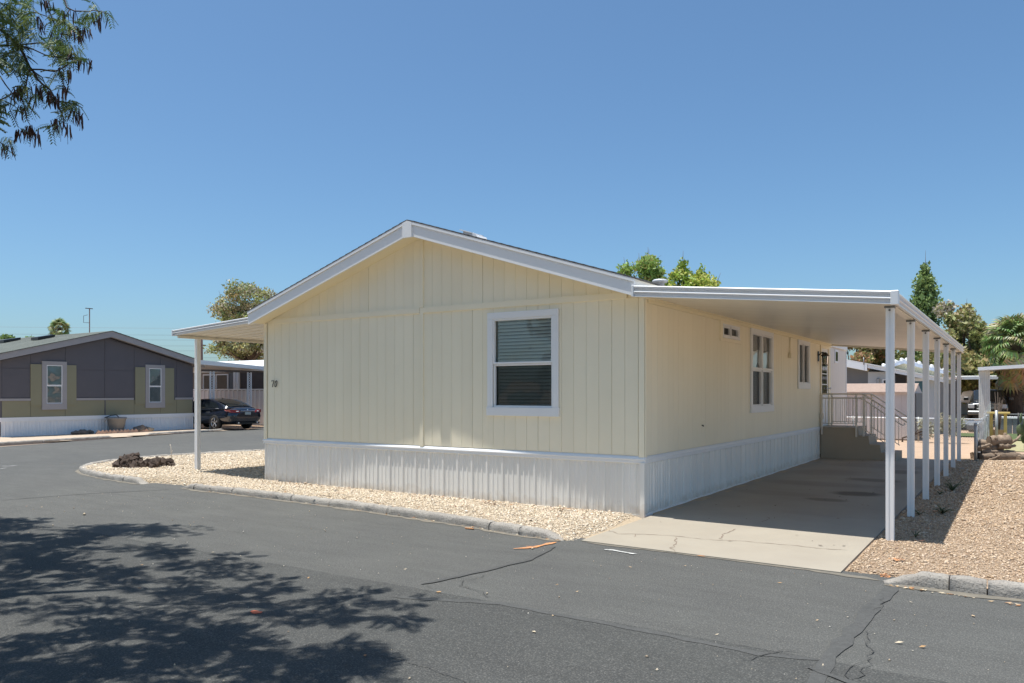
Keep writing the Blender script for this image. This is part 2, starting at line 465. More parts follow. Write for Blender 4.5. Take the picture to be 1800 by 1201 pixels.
# paint marks on the road (flat print, irregular)
def blob(name, px, m, z, parent, r=(.07, .04), seed=0):
    rr = random.Random(seed); cx, cy = G(*px)
    pts = []
    for k in range(14):
        t = 2*math.pi*k/14; s_ = rr.uniform(.55, 1.15)
        pts.append((cx + r[0]*s_*math.cos(t), cy + r[1]*s_*math.sin(t), z))
    MB().add(pts, [list(range(14))]).build(name, m, parent)
strip([G(903, 966), G(925, 964.5), G(940, 963), G(955, 959), G(977, 954)], .06, .008, .45, 5).build('orange_mark', M_orange, road)
strip([G(925, 962), G(938, 962)], .05, .010, .5, 6).build('orange_mark', M_orange, road)
strip([G(1062, 967), G(1075, 967.5), G(1092, 971), G(1112, 974), G(1120, 975)], .035, .008, .4, 7).build('white_mark', M_wpaint, road)
blob('white_mark', (1068, 968), M_wpaint, .009, road, (.05, .02), 2)
blob('white_mark', (1110, 974.5), M_wpaint, .009, road, (.05, .02), 3)
blob('orange_mark', (452, 1078), mat('orange_mark_shade', (.62, .13, .05), .8, (.45, .12, .06), 20), .008, road, (.065, .05), 4)
blob('orange_mark', (1232, 979), M_orange, .012, road, (.05, .012), 5)
strip([G(0, 820), G(14, 820), G(30, 819)], .05, .008, .4, 8).build('white_mark', M_wpaint, road)
strip([G(0, 825), G(12, 823)], .05, .008, .4, 9).build('white_mark', M_wpaint, road)

# driveway slab
drv = empty('driveway', (0, 0, 0), kind='structure')
drv['label'] = 'cracked pale concrete driveway under the carport'
DZ = .014
YJ = [-2.08, -1.28, 1.30, 4.9, 8.5, 12.35]
for i in range(1, len(YJ)):
    y0, y1 = YJ[i-1], YJ[i]
    if i == 1: continue
    y0 = YJ[0] if i == 2 else y0
    x0 = .06
    MB().prism([(x0 + (.06 if y0 < 0 else 0), y0+.004, -.1), (2.90, y0+.004 - (.06 if y0 < -1 else 0), -.1), (2.90, y1-.004, -.1), (x0, y1-.004, -.1)], (0, 0, .1+DZ)).build('slab', M_conc, drv)
for i, (pp, a) in enumerate([([(1070, 932), (1085, 938), (1120, 939), (1180, 942), (1245, 949), (1300, 951), (1380, 958), (1440, 964), (1490, 968)], .012),
                             ([(1190, 944), (1189, 955), (1178, 963), (1187, 971)], .012),
                             ([(1268, 949), (1270, 940), (1285, 935), (1293, 930)], .012),
                             ([(1345, 908), (1352, 912), (1340, 918)], .01),
                             ([(1118, 939), (1115, 945)], .008)]):
    strip(wander([G(q[0], q[1], DZ) for q in pp], a, 80+i, .06), .010, DZ+.003, .6, 40+i).build('crack', M_concrack, drv)

# ------------------------------------------------------------------ gravel beds
def inside(P, poly):
    x, y = P[:, 0], P[:, 1]; n = len(poly); r = np.zeros(len(P), bool)
    j = n-1
    for i in range(n):
        xi, yi = poly[i]; xj, yj = poly[j]
        if yi != yj:
            c = ((yi > y) != (yj > y)) & (x < (xj-xi)*(y-yi)/(yj-yi) + xi)
            r ^= c
        j = i
    return r

KERB_F = [(-.08, -2.17), (-.69, -2.13), (-1.78, -1.94), (-2.86, -1.82), (-4.06, -1.71), (-5.13, -1.65), (-6.56, -1.60), (-7.49, -1.62), (-8.20, -1.56)]
KERB_T = [(-9.27, -1.65), (-9.87, -1.60), (-11.11, -1.47), (-12.2, -1.2), (-12.85, -.93), (-13.45, -.42), (-13.95, .3), (-14.22, 1.1), (-14.30, 2.0), (-14.1, 3.3), (-13.7, 4.74), (-13.1, 7), (-12.5, 10), (-12, 16)]
BED_L = [(.25, -2.06)] + [(x, y+.05) for x, y in KERB_F] + [(x, y+.05) for x, y in KERB_T[:3]] + [(x+.06, y+.04) for x, y in KERB_T[3:]] + [(-7, 16), (.25, 16)]
BED_R = [(2.80, -2.12), (3.2, -2.22), (3.6, -2.24), (4.3, -2.26), (12, -2.6), (30, -3), (30, 13.2), (2.80, 13.2)]

def smooth01(t): t = np.clip(t, 0, 1); return t*t*(3-2*t)
def hgt_l(x, y):
    h = .012 + .028*smooth01(-y/1.2) * (y < 0) + .045*smooth01((-7.6-x)/2.6)
    h = h - .095*smooth01((-1.08-y)/.40)*smooth01((x+9.55)/.25)*smooth01((-7.85-x)/.25)
    h = h - .05*smooth01((x+.30)/.36)*(y < .2)
    return h
def hgt_r(x, y):
    h = .015 + .02*smooth01((x-3.2)/1.5) - .03*smooth01((3.02-x)/.14)
    return h - .06*smooth01((-1.92-y)/.22)*smooth01((3.8-x)/.35)

def wob(x, y, s=1.0): return .5*(np.sin(x*2.3*s+1.3*np.sin(y*1.9*s)) + np.sin(y*3.1*s+1.7*np.sin(x*1.3*s+2)))
def bed(name, poly, hf, m, step, label):
    P = np.array(poly); x0, y0 = P.min(0); x1, y1 = P.max(0)
    nx, ny = int((x1-x0)/step)+1, int((y1-y0)/step)+1
    gx, gy = np.meshgrid(x0 + np.arange(nx)*step, y0 + np.arange(ny)*step, indexing='ij')
    gz = hf(gx, gy) + .006*wob(gx, gy, 2.0)
    V = np.stack([gx.ravel(), gy.ravel(), gz.ravel()], 1)
    idx = np.arange(nx*ny).reshape(nx, ny)
    F = np.stack([idx[:-1, :-1], idx[1:, :-1], idx[1:, 1:], idx[:-1, 1:]], -1).reshape(-1, 4)
    ok = inside(V[F].mean(1)[:, :2], poly)
    F = F[ok]; used = np.unique(F); mp = np.zeros(len(V), int); mp[used] = np.arange(len(used))
    o = soup(name, V[used], mp[F], m, smooth=True)
    return tag(o, label, kind='structure')
bed('gravel_bed', BED_L, hgt_l, M_bed, .07, 'tan gravel bed round the cream home behind the kerb')
bed('gravel_yard', BED_R, hgt_r, M_bedr, .12, 'pinkish brown gravel yard right of the carport posts')

OCT_V = np.array([(1,0,0),(-1,0,0),(0,1,0),(0,-1,0),(0,0,1),(0,0,-1)], float)
OCT_F = np.array([(0,2,4),(2,1,4),(1,3,4),(3,0,4),(2,0,5),(1,2,5),(3,1,5),(0,3,5)])
def stones(name, poly, hf, box, dens, size, palette, label, keep=None):
    (x0, y0, x1, y1) = box
    n = int((x1-x0)*(y1-y0)*dens)
    P = np.stack([rng.uniform(x0, x1, n), rng.uniform(y0, y1, n)], 1)
    P = P[inside(P, poly)]
    P = P[hf(P[:, 0], P[:, 1]) > -.008]
    if keep is not None: P = P[keep(P)]
    n = len(P)
    sc = rng.lognormal(math.log(size), .38, n)
    sh = rng.uniform(.6, 1.25, (n, 1, 3)); sh[:, :, 2] *= .55
    ang = rng.uniform(0, 2*np.pi, n); ca, sa = np.cos(ang)[:, None], np.sin(ang)[:, None]
    v = OCT_V[None] * sh * sc[:, None, None] + rng.normal(0, .16, (n, 6, 3))*sc[:, None, None]
    tl = rng.normal(0, .5, (n, 1)); v = np.stack([v[:, :, 0], v[:, :, 1]*np.cos(tl) - v[:, :, 2]*np.sin(tl), v[:, :, 1]*np.sin(tl) + v[:, :, 2]*np.cos(tl)], -1)
    X = v[:, :, 0]*ca - v[:, :, 1]*sa + P[:, :1]; Y = v[:, :, 0]*sa + v[:, :, 1]*ca + P[:, 1:2]
    Z = v[:, :, 2] + (hf(P[:, 0], P[:, 1]) + .006*wob(P[:, 0], P[:, 1], 2.0) + sc*.28)[:, None]
    V = np.stack([X, Y, Z], -1).reshape(-1, 3)
    F = (OCT_F[None] + (np.arange(n)*6)[:, None, None]).reshape(-1, 3)
    pal = np.array(palette); k = rng.integers(0, len(pal), n)
    c = (pal[k]*.62 + pal.mean(0)*.38) * rng.uniform(.88, 1.12, (n, 1))
    o = soup(name, V, F, M_stone, np.repeat(c, 6, 0))
    return tag(o, label, kind='stuff')
TAN = [(.62,.515,.37), (.68,.58,.44), (.56,.45,.315), (.72,.64,.52), (.52,.41,.29), (.66,.535,.38), (.40,.31,.22), (.75,.70,.61)]
PINK = [(.56,.44,.335), (.60,.485,.37), (0.437, 0.31, 0.194), (0.499, 0.365, 0.234), (0.385, 0.26, 0.162), (0.551, 0.425, 0.293), (0.333, 0.225, 0.144), (0.603, 0.49, 0.36), (0.458, 0.31, 0.184)]
not_house = lambda P: ~((P[:, 0] > -7.85) & (P[:, 1] > .05))
stones('gravel', BED_L, hgt_l, (-9.6, -2.25, .1, .06), 3300, .0098, TAN, 'tan gravel stones spread between kerb and white skirting')
stones('gravel', BED_L, hgt_l, (-14.5, -1.8, -7.8, 6.0), 1500, .013, TAN, 'tan gravel stones round the dark lava rock heap', lambda P: not_house(P) & (P[:, 0] < -7.8) & ~((P[:, 0] > -9.6) & (P[:, 1] < .06)))
stones('gravel', BED_R, hgt_r, (2.9, -2.8, 6.6, 1.2), 2800, .0088, PINK, 'pinkish gravel stones beside the first carport post')
stones('gravel', BED_R, hgt_r, (2.9, 1.2, 7.5, 5), 1700, .0115, PINK, 'pinkish gravel stones in the carport shade strip')
stones('gravel', BED_R, hgt_r, (2.9, 5, 10.0, 12.6), 700, .016, PINK, 'pinkish gravel stones in the yard near the log pile')

# kerbs: individual stones
def kerb(name, line, joints, label, hgt=.10, wid=.15, ends=(True, True), inward=1, m=M_kerb, seed=0):
    """line = road-side foot; stone body lies on its inner side"""
    r = random.Random(seed)
    P = [Vector((x, y, 0)) for x, y in line]
    cum = [0]
    for a, b in zip(P[:-1], P[1:]): cum.append(cum[-1] + (b-a).length)
    def at(s):
        s = max(0, min(cum[-1], s))
        for i in range(len(P)-1):
            if s <= cum[i+1] + 1e-9:
                d = (P[i+1]-P[i]).normalized(); return P[i] + d*(s-cum[i]), d
        return P[-1], (P[-1]-P[-2]).normalized()
    root = empty(name, (0, 0, 0), kind='structure'); root['label'] = label
    js = [0] + joints + [cum[-1]]
    for k in range(len(js)-1):
        a, b = js[k] + (.005 if k else 0), js[k+1] - (.005 if k < len(js)-2 else 0)
        n = max(2, int((b-a)/.055))
        vs = []; dz = r.uniform(-.005, .004); dl = r.uniform(-.004, .004)
        prof = [(0, -.06), (.004, .035), (.012, hgt-.028), (.034, hgt-.004), (wid*.55, hgt+.002), (wid-.02, hgt-.004), (wid, hgt-.03), (wid+.01, -.06)]
        for i in range(n+1):
            s = a + (b-a)*i/n; p, d = at(s)
            nn = Vector((-d.y, d.x, 0)) * inward
            drop = 0
            if ends[0] and k == 0: drop = max(drop, 1 - min(1, s/.30))
            if ends[1] and k == len(js)-2: drop = max(drop, 1 - min(1, (cum[-1]-s)/.30))
            e = 1 if (i in (0, n) and not drop) else 0
            for (t, h) in prof:
                hh = h if h < 0 else h*(1-drop*.96) + dz
                hh += r.gauss(0, .0045) - (.008 if e and h > .05 else 0)
                q = p + nn*(t + dl + r.gauss(0, .0045))
                vs.append((q.x, q.y, hh))
        m8 = len(prof)
        fs = [(i*m8+j, i*m8+j+1, (i+1)*m8+j+1, (i+1)*m8+j) for i in range(n) for j in range(m8-1)]
        fs += [list(range(m8)), [n*m8+j for j in range(m8)][::-1]]
        mb = MB(); mb.add(vs, fs, True); mb.smooth[-1] = mb.smooth[-2] = False
        mb.build('kerb_stone', m, root)
    return root
kerb('kerb', KERB_F, [.62, 1.12, 3.05, 4.3, 5.2, 6.7, 7.75], 'weathered grey concrete kerb along the front gravel bed', inward=-1, seed=1)
kerb('kerb', KERB_T, [.75, 2.3, 3.9, 5.4, 7.2, 9.5, 12, 15], 'pale curved concrete kerb round the tip of the gravel bed', inward=-1, ends=(True, False), seed=2)
kr = [G(1556, 1027), G(1600, 1030), G(1652, 1037), G(1706, 1044), G(1800, 1055)]
kr += [(5.2, -2.42), (7, -2.62), (12, -3.0), (30, -4)]
kerb('kerb', kr, [.50, .78, 1.9, 3.2, 4.6, 6.2, 8], 'grey concrete kerb at the right below the pinkish gravel', hgt=.125, inward=1, ends=(True, False), seed=3)

# dust gathered along the kerb foot
M_dust = mat('street_dust', (.21, .185, .145), .95, (.135, .125, .105), 7, bump=.6, bscale=90)
strip([(x, y-.045) for x, y in KERB_F], .10, .0045, .55, 31).build('dust_strip', M_dust, road)
strip([(x, y-.03) for x, y in KERB_T[:6]], .09, .0045, .55, 32).build('dust_strip', M_dust, road)
strip([(x, y-.05) for x, y in kr[:7]], .11, .0045, .55, 33).build('dust_strip', M_dust, road)
strip([(.2, -2.09), (1.6, -2.10), (2.85, -2.17), (3.25, -2.24)], .07, .0045, .6, 34).build('dust_strip', M_dust, road)
# lot across the street
GL = [(-23.1, -12), (-23.25, 2), (-24.1, 6.2), (-24.55, 8), (-25.2, 11.9), (-26.2, 11.95), (-45, 12.2), (-45, -12)]
bed('gravel_strip', GL, lambda x, y: .03 + 0*x, mat('pale_gravel_strip', (.52, .42, .32), .95, (.40, .31, .235), 9, bump=1.4, bscale=20), .5, 'tan gravel strip before the grey home')
kerb('kerb', [(-22.95, -8), (-23.15, 1.9), (-23.6, 4), (-24.05, 6.35)], [3, 6, 8.5, 11.5], 'dark kerb at far left before the grey home', inward=1, ends=(False, True), seed=4)
kerb('kerb', [(-24.5, 7.8), (-24.8, 9.5), (-25.1, 11.6), (-25.5, 12.2)], [1.7], 'dark kerb beside the navy sedan across the street', inward=1, ends=(True, True), seed=5)

# ------------------------------------------------------------------ wall building kit
# a frame maps (u along the wall, d outward, z up) to world axes
def frame_front(x0=0.0, y0=0.0):  return lambda u, d, z: (x0+u, y0-d, z)
def frame_side(x0=0.0, y0=0.0):   return lambda u, d, z: (x0+d, y0+u, z)

def wall_with_holes(M, u0, u1, z0, z1, holes, d=-.012, depth=.16):
    us = sorted({u0, u1} | {h[0] for h in holes} | {h[1] for h in holes})
    zs = sorted({z0, z1} | {h[2] for h in holes} | {h[3] for h in holes})
    mb = MB()
    for i in range(len(us)-1):
        for j in range(len(zs)-1):
            uc, zc = (us[i]+us[i+1])/2, (zs[j]+zs[j+1])/2
            if any(h[0] < uc < h[1] and h[2] < zc < h[3] for h in holes): continue
            mb.add([M(us[i], d, zs[j]), M(us[i+1], d, zs[j]), M(us[i+1], d, zs[j+1]), M(us[i], d, zs[j+1])], [(0, 1, 2, 3)])
    for a, b, c, e in holes:
        for p, q in (((a, c), (b, c)), ((b, c), (b, e)), ((b, e), (a, e)), ((a, e), (a, c))):
            mb.add([M(p[0], d, p[1]), M(q[0], d, q[1]), M(q[0], d-depth, q[1]), M(p[0], d-depth, p[1])], [(0, 1, 2, 3)])
    return mb

def boards(M, parent, us, zlo, zhi, holes, m, th=.007, gap=.0035, name='siding_board'):
    """boards between successive us; zlo/zhi functions of u; cut round the holes"""
    for a, b in zip(us[:-1], us[1:]):
        jn = us.index(a) % 6 == 0 and name == 'siding_board'
        a2, b2 = a+gap/2+(.0035 if jn else 0), b-gap/2
        cuts = [h for h in holes if h[0] < b2 and h[1] > a2]
        spans = [(lambda u: zlo(u), lambda u: zhi(u), a2, b2)]
        for h in cuts:
            nsp = []
            for lo, hi, p, q in spans:
                if h[0] > p + .01: nsp.append((lo, hi, p, min(q, h[0])))
                if h[1] < q - .01: nsp.append((lo, hi, max(p, h[1]), q))
                pp, qq = max(p, h[0]), min(q, h[1])
                if h[2] > lo(pp): nsp.append((lo, (lambda u, z=h[2]: z), pp, qq))
                if h[3] < hi(pp): nsp.append(((lambda u, z=h[3]: z), hi, pp, qq))
            spans = nsp
        for lo, hi, p, q in spans:
            mb = MB()
            if q-p < .004: continue
            hp, hq = hi(p), hi(q)
            lp, lq = lo(p), lo(q)
            if max(hp-lp, hq-lq) < .02: continue
            hp = max(hp, lp+.001); hq = max(hq, lq+.001)
            c = .0015
            mb.prism([(p, -th-.002, lp), (q, -th-.002, lq), (q, -th-.002, hq), (p, -th-.002, hp)], (0, th+.002-c, 0), M, caps=True)
            # front face with softened long edges
            mb.add([M(p, -c, lp), M(p+.003, 0, lp), M(p+.003, 0, hp), M(p, -c, hp), M(q-.003, 0, lq), M(q-.003, 0, hq), M(q, -c, lq), M(q, -c, hq)],
                   [(0, 1, 2, 3), (1, 4, 5, 2), (4, 6, 7, 5)])
            mb.build(name, m, parent)

def skirting(M, parent, u0, u1, z0, z1, m, pitch=.2032, d0=-.016, seed=0):
    """ribbed metal skirting sheets, one object per sheet of one pitch"""
    n = max(1, round((u1-u0)/pitch)); p = (u1-u0)/n
    r = .012
    prof = [(0, r*1.7), (.07, r*1.7), (.11, 0), (.30, 0), (.34, r*.7), (.40, r*.7), (.44, 0), (.60, 0), (.64, r*.7), (.70, r*.7), (.74, 0), (.93, 0), (.965, r*1.7), (1.0, r*1.7)]
    vs = []; fs = []
    me = None
    for k in range(n):
        a = u0 + k*p
        mb = MB()
        vs = [M(a + t*p, d0+dd, z0) for t, dd in prof] + [M(a + t*p, d0+dd, z1) for t, dd in prof]
        q = len(prof)
        mb.add(vs, [(i, i+1, q+i+1, q+i) for i in range(q-1)])
        mb.build('skirting_panel', m, parent)

def window(M, parent, u0, u1, z0, z1, cas, m_cas, kind='hung', m_glass=None, head=.10, sill=.13, jamb=.10, blinds=True, sash_m=None, gd=-.03, screen=True):
    """u0..z1 = glazed opening; casing boards stand round it"""
    sash_m = sash_m or m_cas; m_glass = m_glass or M_glass
    wn = empty('window', (0, 0, 0)); wn.parent = parent
    t = cas
    c = MB()
    c.box((u0-jamb, 0, z1), (u1+jamb, t, z1+head), M, .004)
    c.box((u0-jamb-.012, 0, z0-sill), (u1+jamb+.012, t+.006, z0), M, .004)
    c.box((u0-jamb, 0, z0), (u0, t, z1), M, .004)
    c.box((u1, 0, z0), (u1+jamb, t, z1), M, .004)
    c.build('casing', m_cas, wn)
    zm = (z0+z1)/2; um = (u0+u1)/2
    f = MB(); w = .028
    o = t - .012
    def fr(a, b, zlo, zhi, d0, d1):
        f.box((a, d0, zlo), (a+w, d1, zhi), M, .003); f.box((b-w, d0, zlo), (b, d1, zhi), M, .003)
        f.box((a+w, d0, zlo), (b-w, d1, zlo+w), M, .003); f.box((a+w, d0, zhi-w), (b-w, d1, zhi), M, .003)
    if kind == 'hung':
        fr(u0, u1, zm-.014, z1, -.03, o); fr(u0+.004, u1-.004, z0, zm-.016, -.05, o-.016)
        panes = [(u0+w, u1-w, zm+w-.014, z1-w, gd), (u0+w+.004, u1-w-.004, z0+w, zm-.016-w, gd-.018)]
    elif kind == 'double':
        fr(u0, um-.02, zm+.02, z1, -.03, o); fr(um+.02, u1, zm+.02, z1, -.03, o)
        fr(u0, um-.02, z0, zm, -.05, o-.014); fr(um+.02, u1, z0, zm, -.05, o-.014)
        f.box((um-.02, -.03, z0), (um+.02, t-.004, z1), M, .003); f.box((u0, -.03, zm), (um-.02, t-.006, zm+.02), M); f.box((um+.02, -.03, zm), (u1, t-.006, zm+.02), M)
        panes = [(u0+w, um-.02-w, zm+.02+w, z1-w, gd), (um+.02+w, u1-w, zm+.02+w, z1-w, gd), (u0+w, um-.02-w, z0+w, zm-w, gd-.018), (um+.02+w, u1-w, z0+w, zm-w, gd-.018)]
    else:
        fr(u0, um+.01, z0, z1, -.05, o-.014); fr(um-.01, u1, z0, z1, -.03, o)
        panes = [(u0+w, um+.01-w, z0+w, z1-w, gd-.018), (um-.01+w, u1-w, z0+w, z1-w, gd)]
    f.build('sash', sash_m, wn)
    for k, (a, b, zl, zh, d) in enumerate(panes):
        MB().add([M(a, d, zl), M(b, d, zl), M(b, d, zh), M(a, d, zh)], [(0, 1, 2, 3)]).build('pane', m_glass, wn)
        low = (kind in ('hung', 'double') and zh <= zm) or (kind == 'slider' and k == 0)
        if low and screen:
            MB().add([M(a-.01, d+.014, zl-.01), M(b+.01, d+.014, zl-.01), M(b+.01, d+.014, zh+.01), M(a-.01, d+.014, zh+.01)], [(0, 1, 2, 3)]).build('screen', M_screen, wn)
    if blinds:
        bl = MB(); n = int((z1-z0)/.052)
        for k in range(n):
            z = z0 + .02 + k*.052
            if z > z1-.02: break
            bl.add([M(u0+.045, -.060, z), M(u1-.03, -.060, z), M(u1-.03, -.066, z+.026), M(u0+.045, -.066, z+.026), M(u1-.03, -.080, z+.046), M(u0+.045, -.080, z+.046)], [(0, 1, 2, 3), (3, 2, 4, 5)])
        tag(bl.build('blinds', M_blind, wn), kind='stuff')
    MB().add([M(u0, -.17, z0), M(u1, -.17, z0), M(u1, -.17, z1), M(u0, -.17, z1)], [(0, 1, 2, 3)]).build('backing', M_dark, wn)
    return wn

# ------------------------------------------------------------------ the cream home
HW = 7.88           # width of the gable wall
HL = 12.62          # length that carries the cream siding
ZT, ZE = .81, 2.98  # top of the skirting trim, eave
SL = .316           # roof slope
RX = -3.95
home = empty('mobile_home', (0, 0, 0), label='cream mobile home with gable front, white skirting and house number 70', cat='mobile home')
MF, MS = frame_front(), frame_side()
def zroof_under(u): return ZE + .02 + SL*(HW/2 - abs(u-RX)) + .045   # underside of the roof at the wall
win1 = (-2.52, -1.45, 1.475, 2.835)
sw = (3.36, 4.24, 2.69, 2.865); dw = (5.09, 6.50, 1.44, 2.85); mw = (8.90, 9.90, 1.92, 2.86); door = (11.34, 12.24, .83, 2.86)
# walls behind the boards
wf = wall_with_holes(MF, -HW+.012, -.012, .80, ZE, [win1])
wf.add([MF(-HW+.012, -.012, ZE), MF(-.012, -.012, ZE), MF(-.012, -.012, ZE+.06), MF(RX, -.012, zroof_under(RX)), MF(-HW+.012, -.012, ZE+.06)], [(0, 1, 2, 3, 4)])
front_wall = wf.build('front_wall', M_cream, home)
ws = wall_with_holes(MS, .012, HL, .80, ZE+.06, [sw, dw, mw])
side_wall = ws.build('side_wall', M_cream, home)
bk = MB()
bk.box((-HW+.012, .014, .02), (-HW+.03, HL, ZE+.06)); bk.box((-HW+.03, HL-.02, .02), (-.03, HL, ZE+.06))
bk.build('rear_wall', M_cream, home)
ZB0, ZB1 = 3.01, 3.10
bandL = lambda z: -HW + (z-ZE-.02)/SL if z > ZE+.02 else -HW
# front boards, lower and gable
npb = 38
us = [-HW+.095 + (HW-.19)*i/npb for i in range(npb+1)]
win1o = (win1[0]-.10, win1[1]+.10, win1[2]-.13, win1[3]+.10)
low_top = lambda u: min(ZB0+.004, zroof_under(u)-.002)
boards(MF, front_wall, us, lambda u: ZT+.02, low_top, [win1o], M_cream)
us2 = [u for u in us if -HW+.45 < u < -.45]
us2 = [-HW+.18] + us2 + [-.18]
boards(MF, front_wall, us2, lambda u: ZB1-.004, lambda u: zroof_under(u)-.002, [], M_cream)
for a, b in ((-HW, -HW+.085), (-.085, 0)):
    MB().box((a, 0, ZT), (b, .016, ZE+.05), MF, .003).build('corner_board', M_cream, front_wall)
MB().box((-HW+.26, -.005, ZB0), (RX-.04, .026, ZB1), MF, .003).build('belt_board', M_cream, front_wall)
MB().box((RX+.04, -.005, ZB0), (-.26, .026, ZB1), MF, .003).build('belt_board', M_cream, front_wall)
MB().box((RX-.037, -.005, ZB1+.12-.12), (RX+.037, .027, zroof_under(RX)-.03), MF, .003).build('batten', M_cream, front_wall)
MB().box((RX-.037, -.005, ZT), (RX+.037, .019, ZB1-.001), MF, .003).build('batten', M_cream, front_wall)
# side boards
nsb = 62
us = [.045 + (HL-.05)*i/nsb for i in range(nsb+1)]
ho = lambda h, j=.1, hd=.1, s=.13: (h[0]-j, h[1]+j, h[2]-s, h[3]+hd)
boards(MS, side_wall, us, lambda u: ZT+.02, lambda u: ZE+.055, [ho(sw, .12, .08, .08), ho(dw), ho(mw), (door[0]-.09, door[1]+.09, 0, door[3]+.1)], M_cream, gap=.0035)
MB().box((-.010, 0, ZT), (.045, .014, ZE+.05), lambda u, d, z: MS(u+.010, d, z), .003).build('corner_board', M_cream, side_wall)
MB().box((.06, 0, ZE-.045), (HL, .035, ZE+.055), MS, .006).build('eave_board', M_soffit, side_wall)
# battens over the sheet joints on the side wall
# windows
window(MF, front_wall, *win1, .030, M_white)
w2 = window(MS, side_wall, *sw, .026, M_white, kind='slider', head=.035, sill=.035, jamb=.035, blinds=False, m_glass=M_glassd)
mb = MB(); a, b, c, d = sw
for (p, q, z0, z1) in ((a-.17, b+.17, d+.036, d+.10), (a-.17, b+.17, c-.10, c-.036), (a-.17, a-.036, c-.036, d+.036), (b+.036, b+.17, c-.036, d+.036)):
    mb.box((p, 0, z0), (q, .018, z1), MS, .003)
mb.build('surround', M_cream, w2)
window(MS, side_wall, *dw, .032, M_white, kind='double', head=.10, m_glass=M_glass, blinds=False)
# scalloped valances and pale curtain behind the tall window
vw = side_wall.children[-1]
for (a, b) in ((dw[0]+.03, (dw[0]+dw[1])/2-.03), ((dw[0]+dw[1])/2+.03, dw[1]-.03)):
    mb = MB(); n = 12; zt = 2.56
    rows = [[(a + (b-a)*i/n, -.062 - .006*math.sin(i*1.9) - .004*k, (zt - .085*k) - .15*math.sin(math.pi*i/n)*(k+1)/3.0) for i in range(n+1)] for k in range(4)]
    vs = [MS(*p) for r_ in rows for p in r_]
    mb.add(vs, [(k*(n+1)+i, k*(n+1)+i+1, (k+1)*(n+1)+i+1, (k+1)*(n+1)+i) for k in range(3) for i in range(n)], True)
    mb.build('valance', mat('valance_lace', (.90, .92, .93), .8) if 'valance_lace' not in MATS else MATS['valance_lace'], vw)
window(MS, side_wall, *mw, .030, M_white, kind='slider', head=.10, m_glass=M_glass, blinds=False)
# door
dr = empty('door', (0, 0, 0)); dr.parent = home
a, b, c, d = door
mb = MB(); mb.box((a-.085, 0, c), (a, .028, d+.085), MS, .004); mb.box((b, 0, c), (b+.085, .028, d+.085), MS, .004); mb.box((a, 0, d), (b, .028, d+.085), MS, .004)
mb.build('door_frame', M_cream, dr)
MB().box((a, -.04, c), (b, .002, d), MS).build('door_slab', M_white, dr)
for k in range(4):
    for j in range(2):
        MB().box((a+.16+j*.30, .003, c+.82+k*.28), (a+.43+j*.30, .010, c+1.07+k*.28), MS).build('pane', M_cargl, dr)
mb = MB(); mb.box((b-.09, .003, c+.92), (b-.05, .02, c+1.06), MS, .004); mb.tube([MS(b-.07, .02, c+.98), MS(b-.07, .06, c+.98)], .012); mb.lathe([(0, 0), (.022, .004), (.03, .02), (.022, .036), (0, .04)], MS(b-.07, .06, c+.98), 10, 'x')
mb.build('handle', M_chrome, dr)
# lantern by the door
ln = empty('wall_lantern', (0, 0, 0)); ln.parent = home
lu, lz = 11.02, 2.63
mb = MB(); mb.box((lu-.06, .002, lz-.13), (lu+.06, .022, lz+.13), MS, .006); mb.tube([MS(lu, .02, lz+.03), MS(lu, .10, lz+.10), MS(lu, .17, lz+.085)], .014)
mb.build('bracket', M_black, ln)
mb = MB(); mb.lathe([(0, .10), (.03, .095), (.10, .02), (.105, .005), (.085, 0)], MS(lu, .17, lz), 4)
mb.lathe([(.062, -.22), (.075, -.225), (.075, -.24), (0, -.25)], MS(lu, .17, lz), 8)
for k in range(4):
    t = math.pi/4 + k*math.pi/2
    mb.tube([MS(lu+.085*math.cos(t), .17+.085*math.sin(t), lz), MS(lu+.062*math.cos(t), .17+.062*math.sin(t), lz-.22)], .008, 5)
mb.build('cage', M_black, ln)
mb = MB(); mb.lathe([(.075, -.005), (.055, -.215)], MS(lu, .17, lz), 12); mb.build('lamp_glass', glass('lantern_glass', (.75, .72, .65), 1.4), ln)
mb = MB(); mb.lathe([(0, -.06), (.022, -.075), (.026, -.11), (.012, -.15), (.012, -.21)], MS(lu, .17, lz), 8); mb.build('bulb', mat('bulb_glass', (.7, .68, .6), .3), ln)
# small service boxes on the side wall
MB().box((7.93, .004, 2.47), (8.13, .07, 2.58), MS, .008).build('junction_box', M_cream, side_wall)
MB().tube([MS(8.03, .02, 2.58), MS(8.03, .02, 2.93)], .012, 6).build('conduit', M_cream, side_wall)
MB().box((11.16, .004, 1.02), (11.26, .10, 1.17), MS, .008).build('meter_box', M_rail, side_wall)
MB().tube([MS(11.21, .05, .78), MS(11.21, .05, 1.02)], .018, 6).build('conduit', M_rail, side_wall)
mb = MB(); mb.tube([MS(2.3, .0, 1.17), MS(2.3, .022, 1.17), MS(2.3, .026, 1.15)], .010, 6); mb.build('hose_bib', M_black, side_wall)
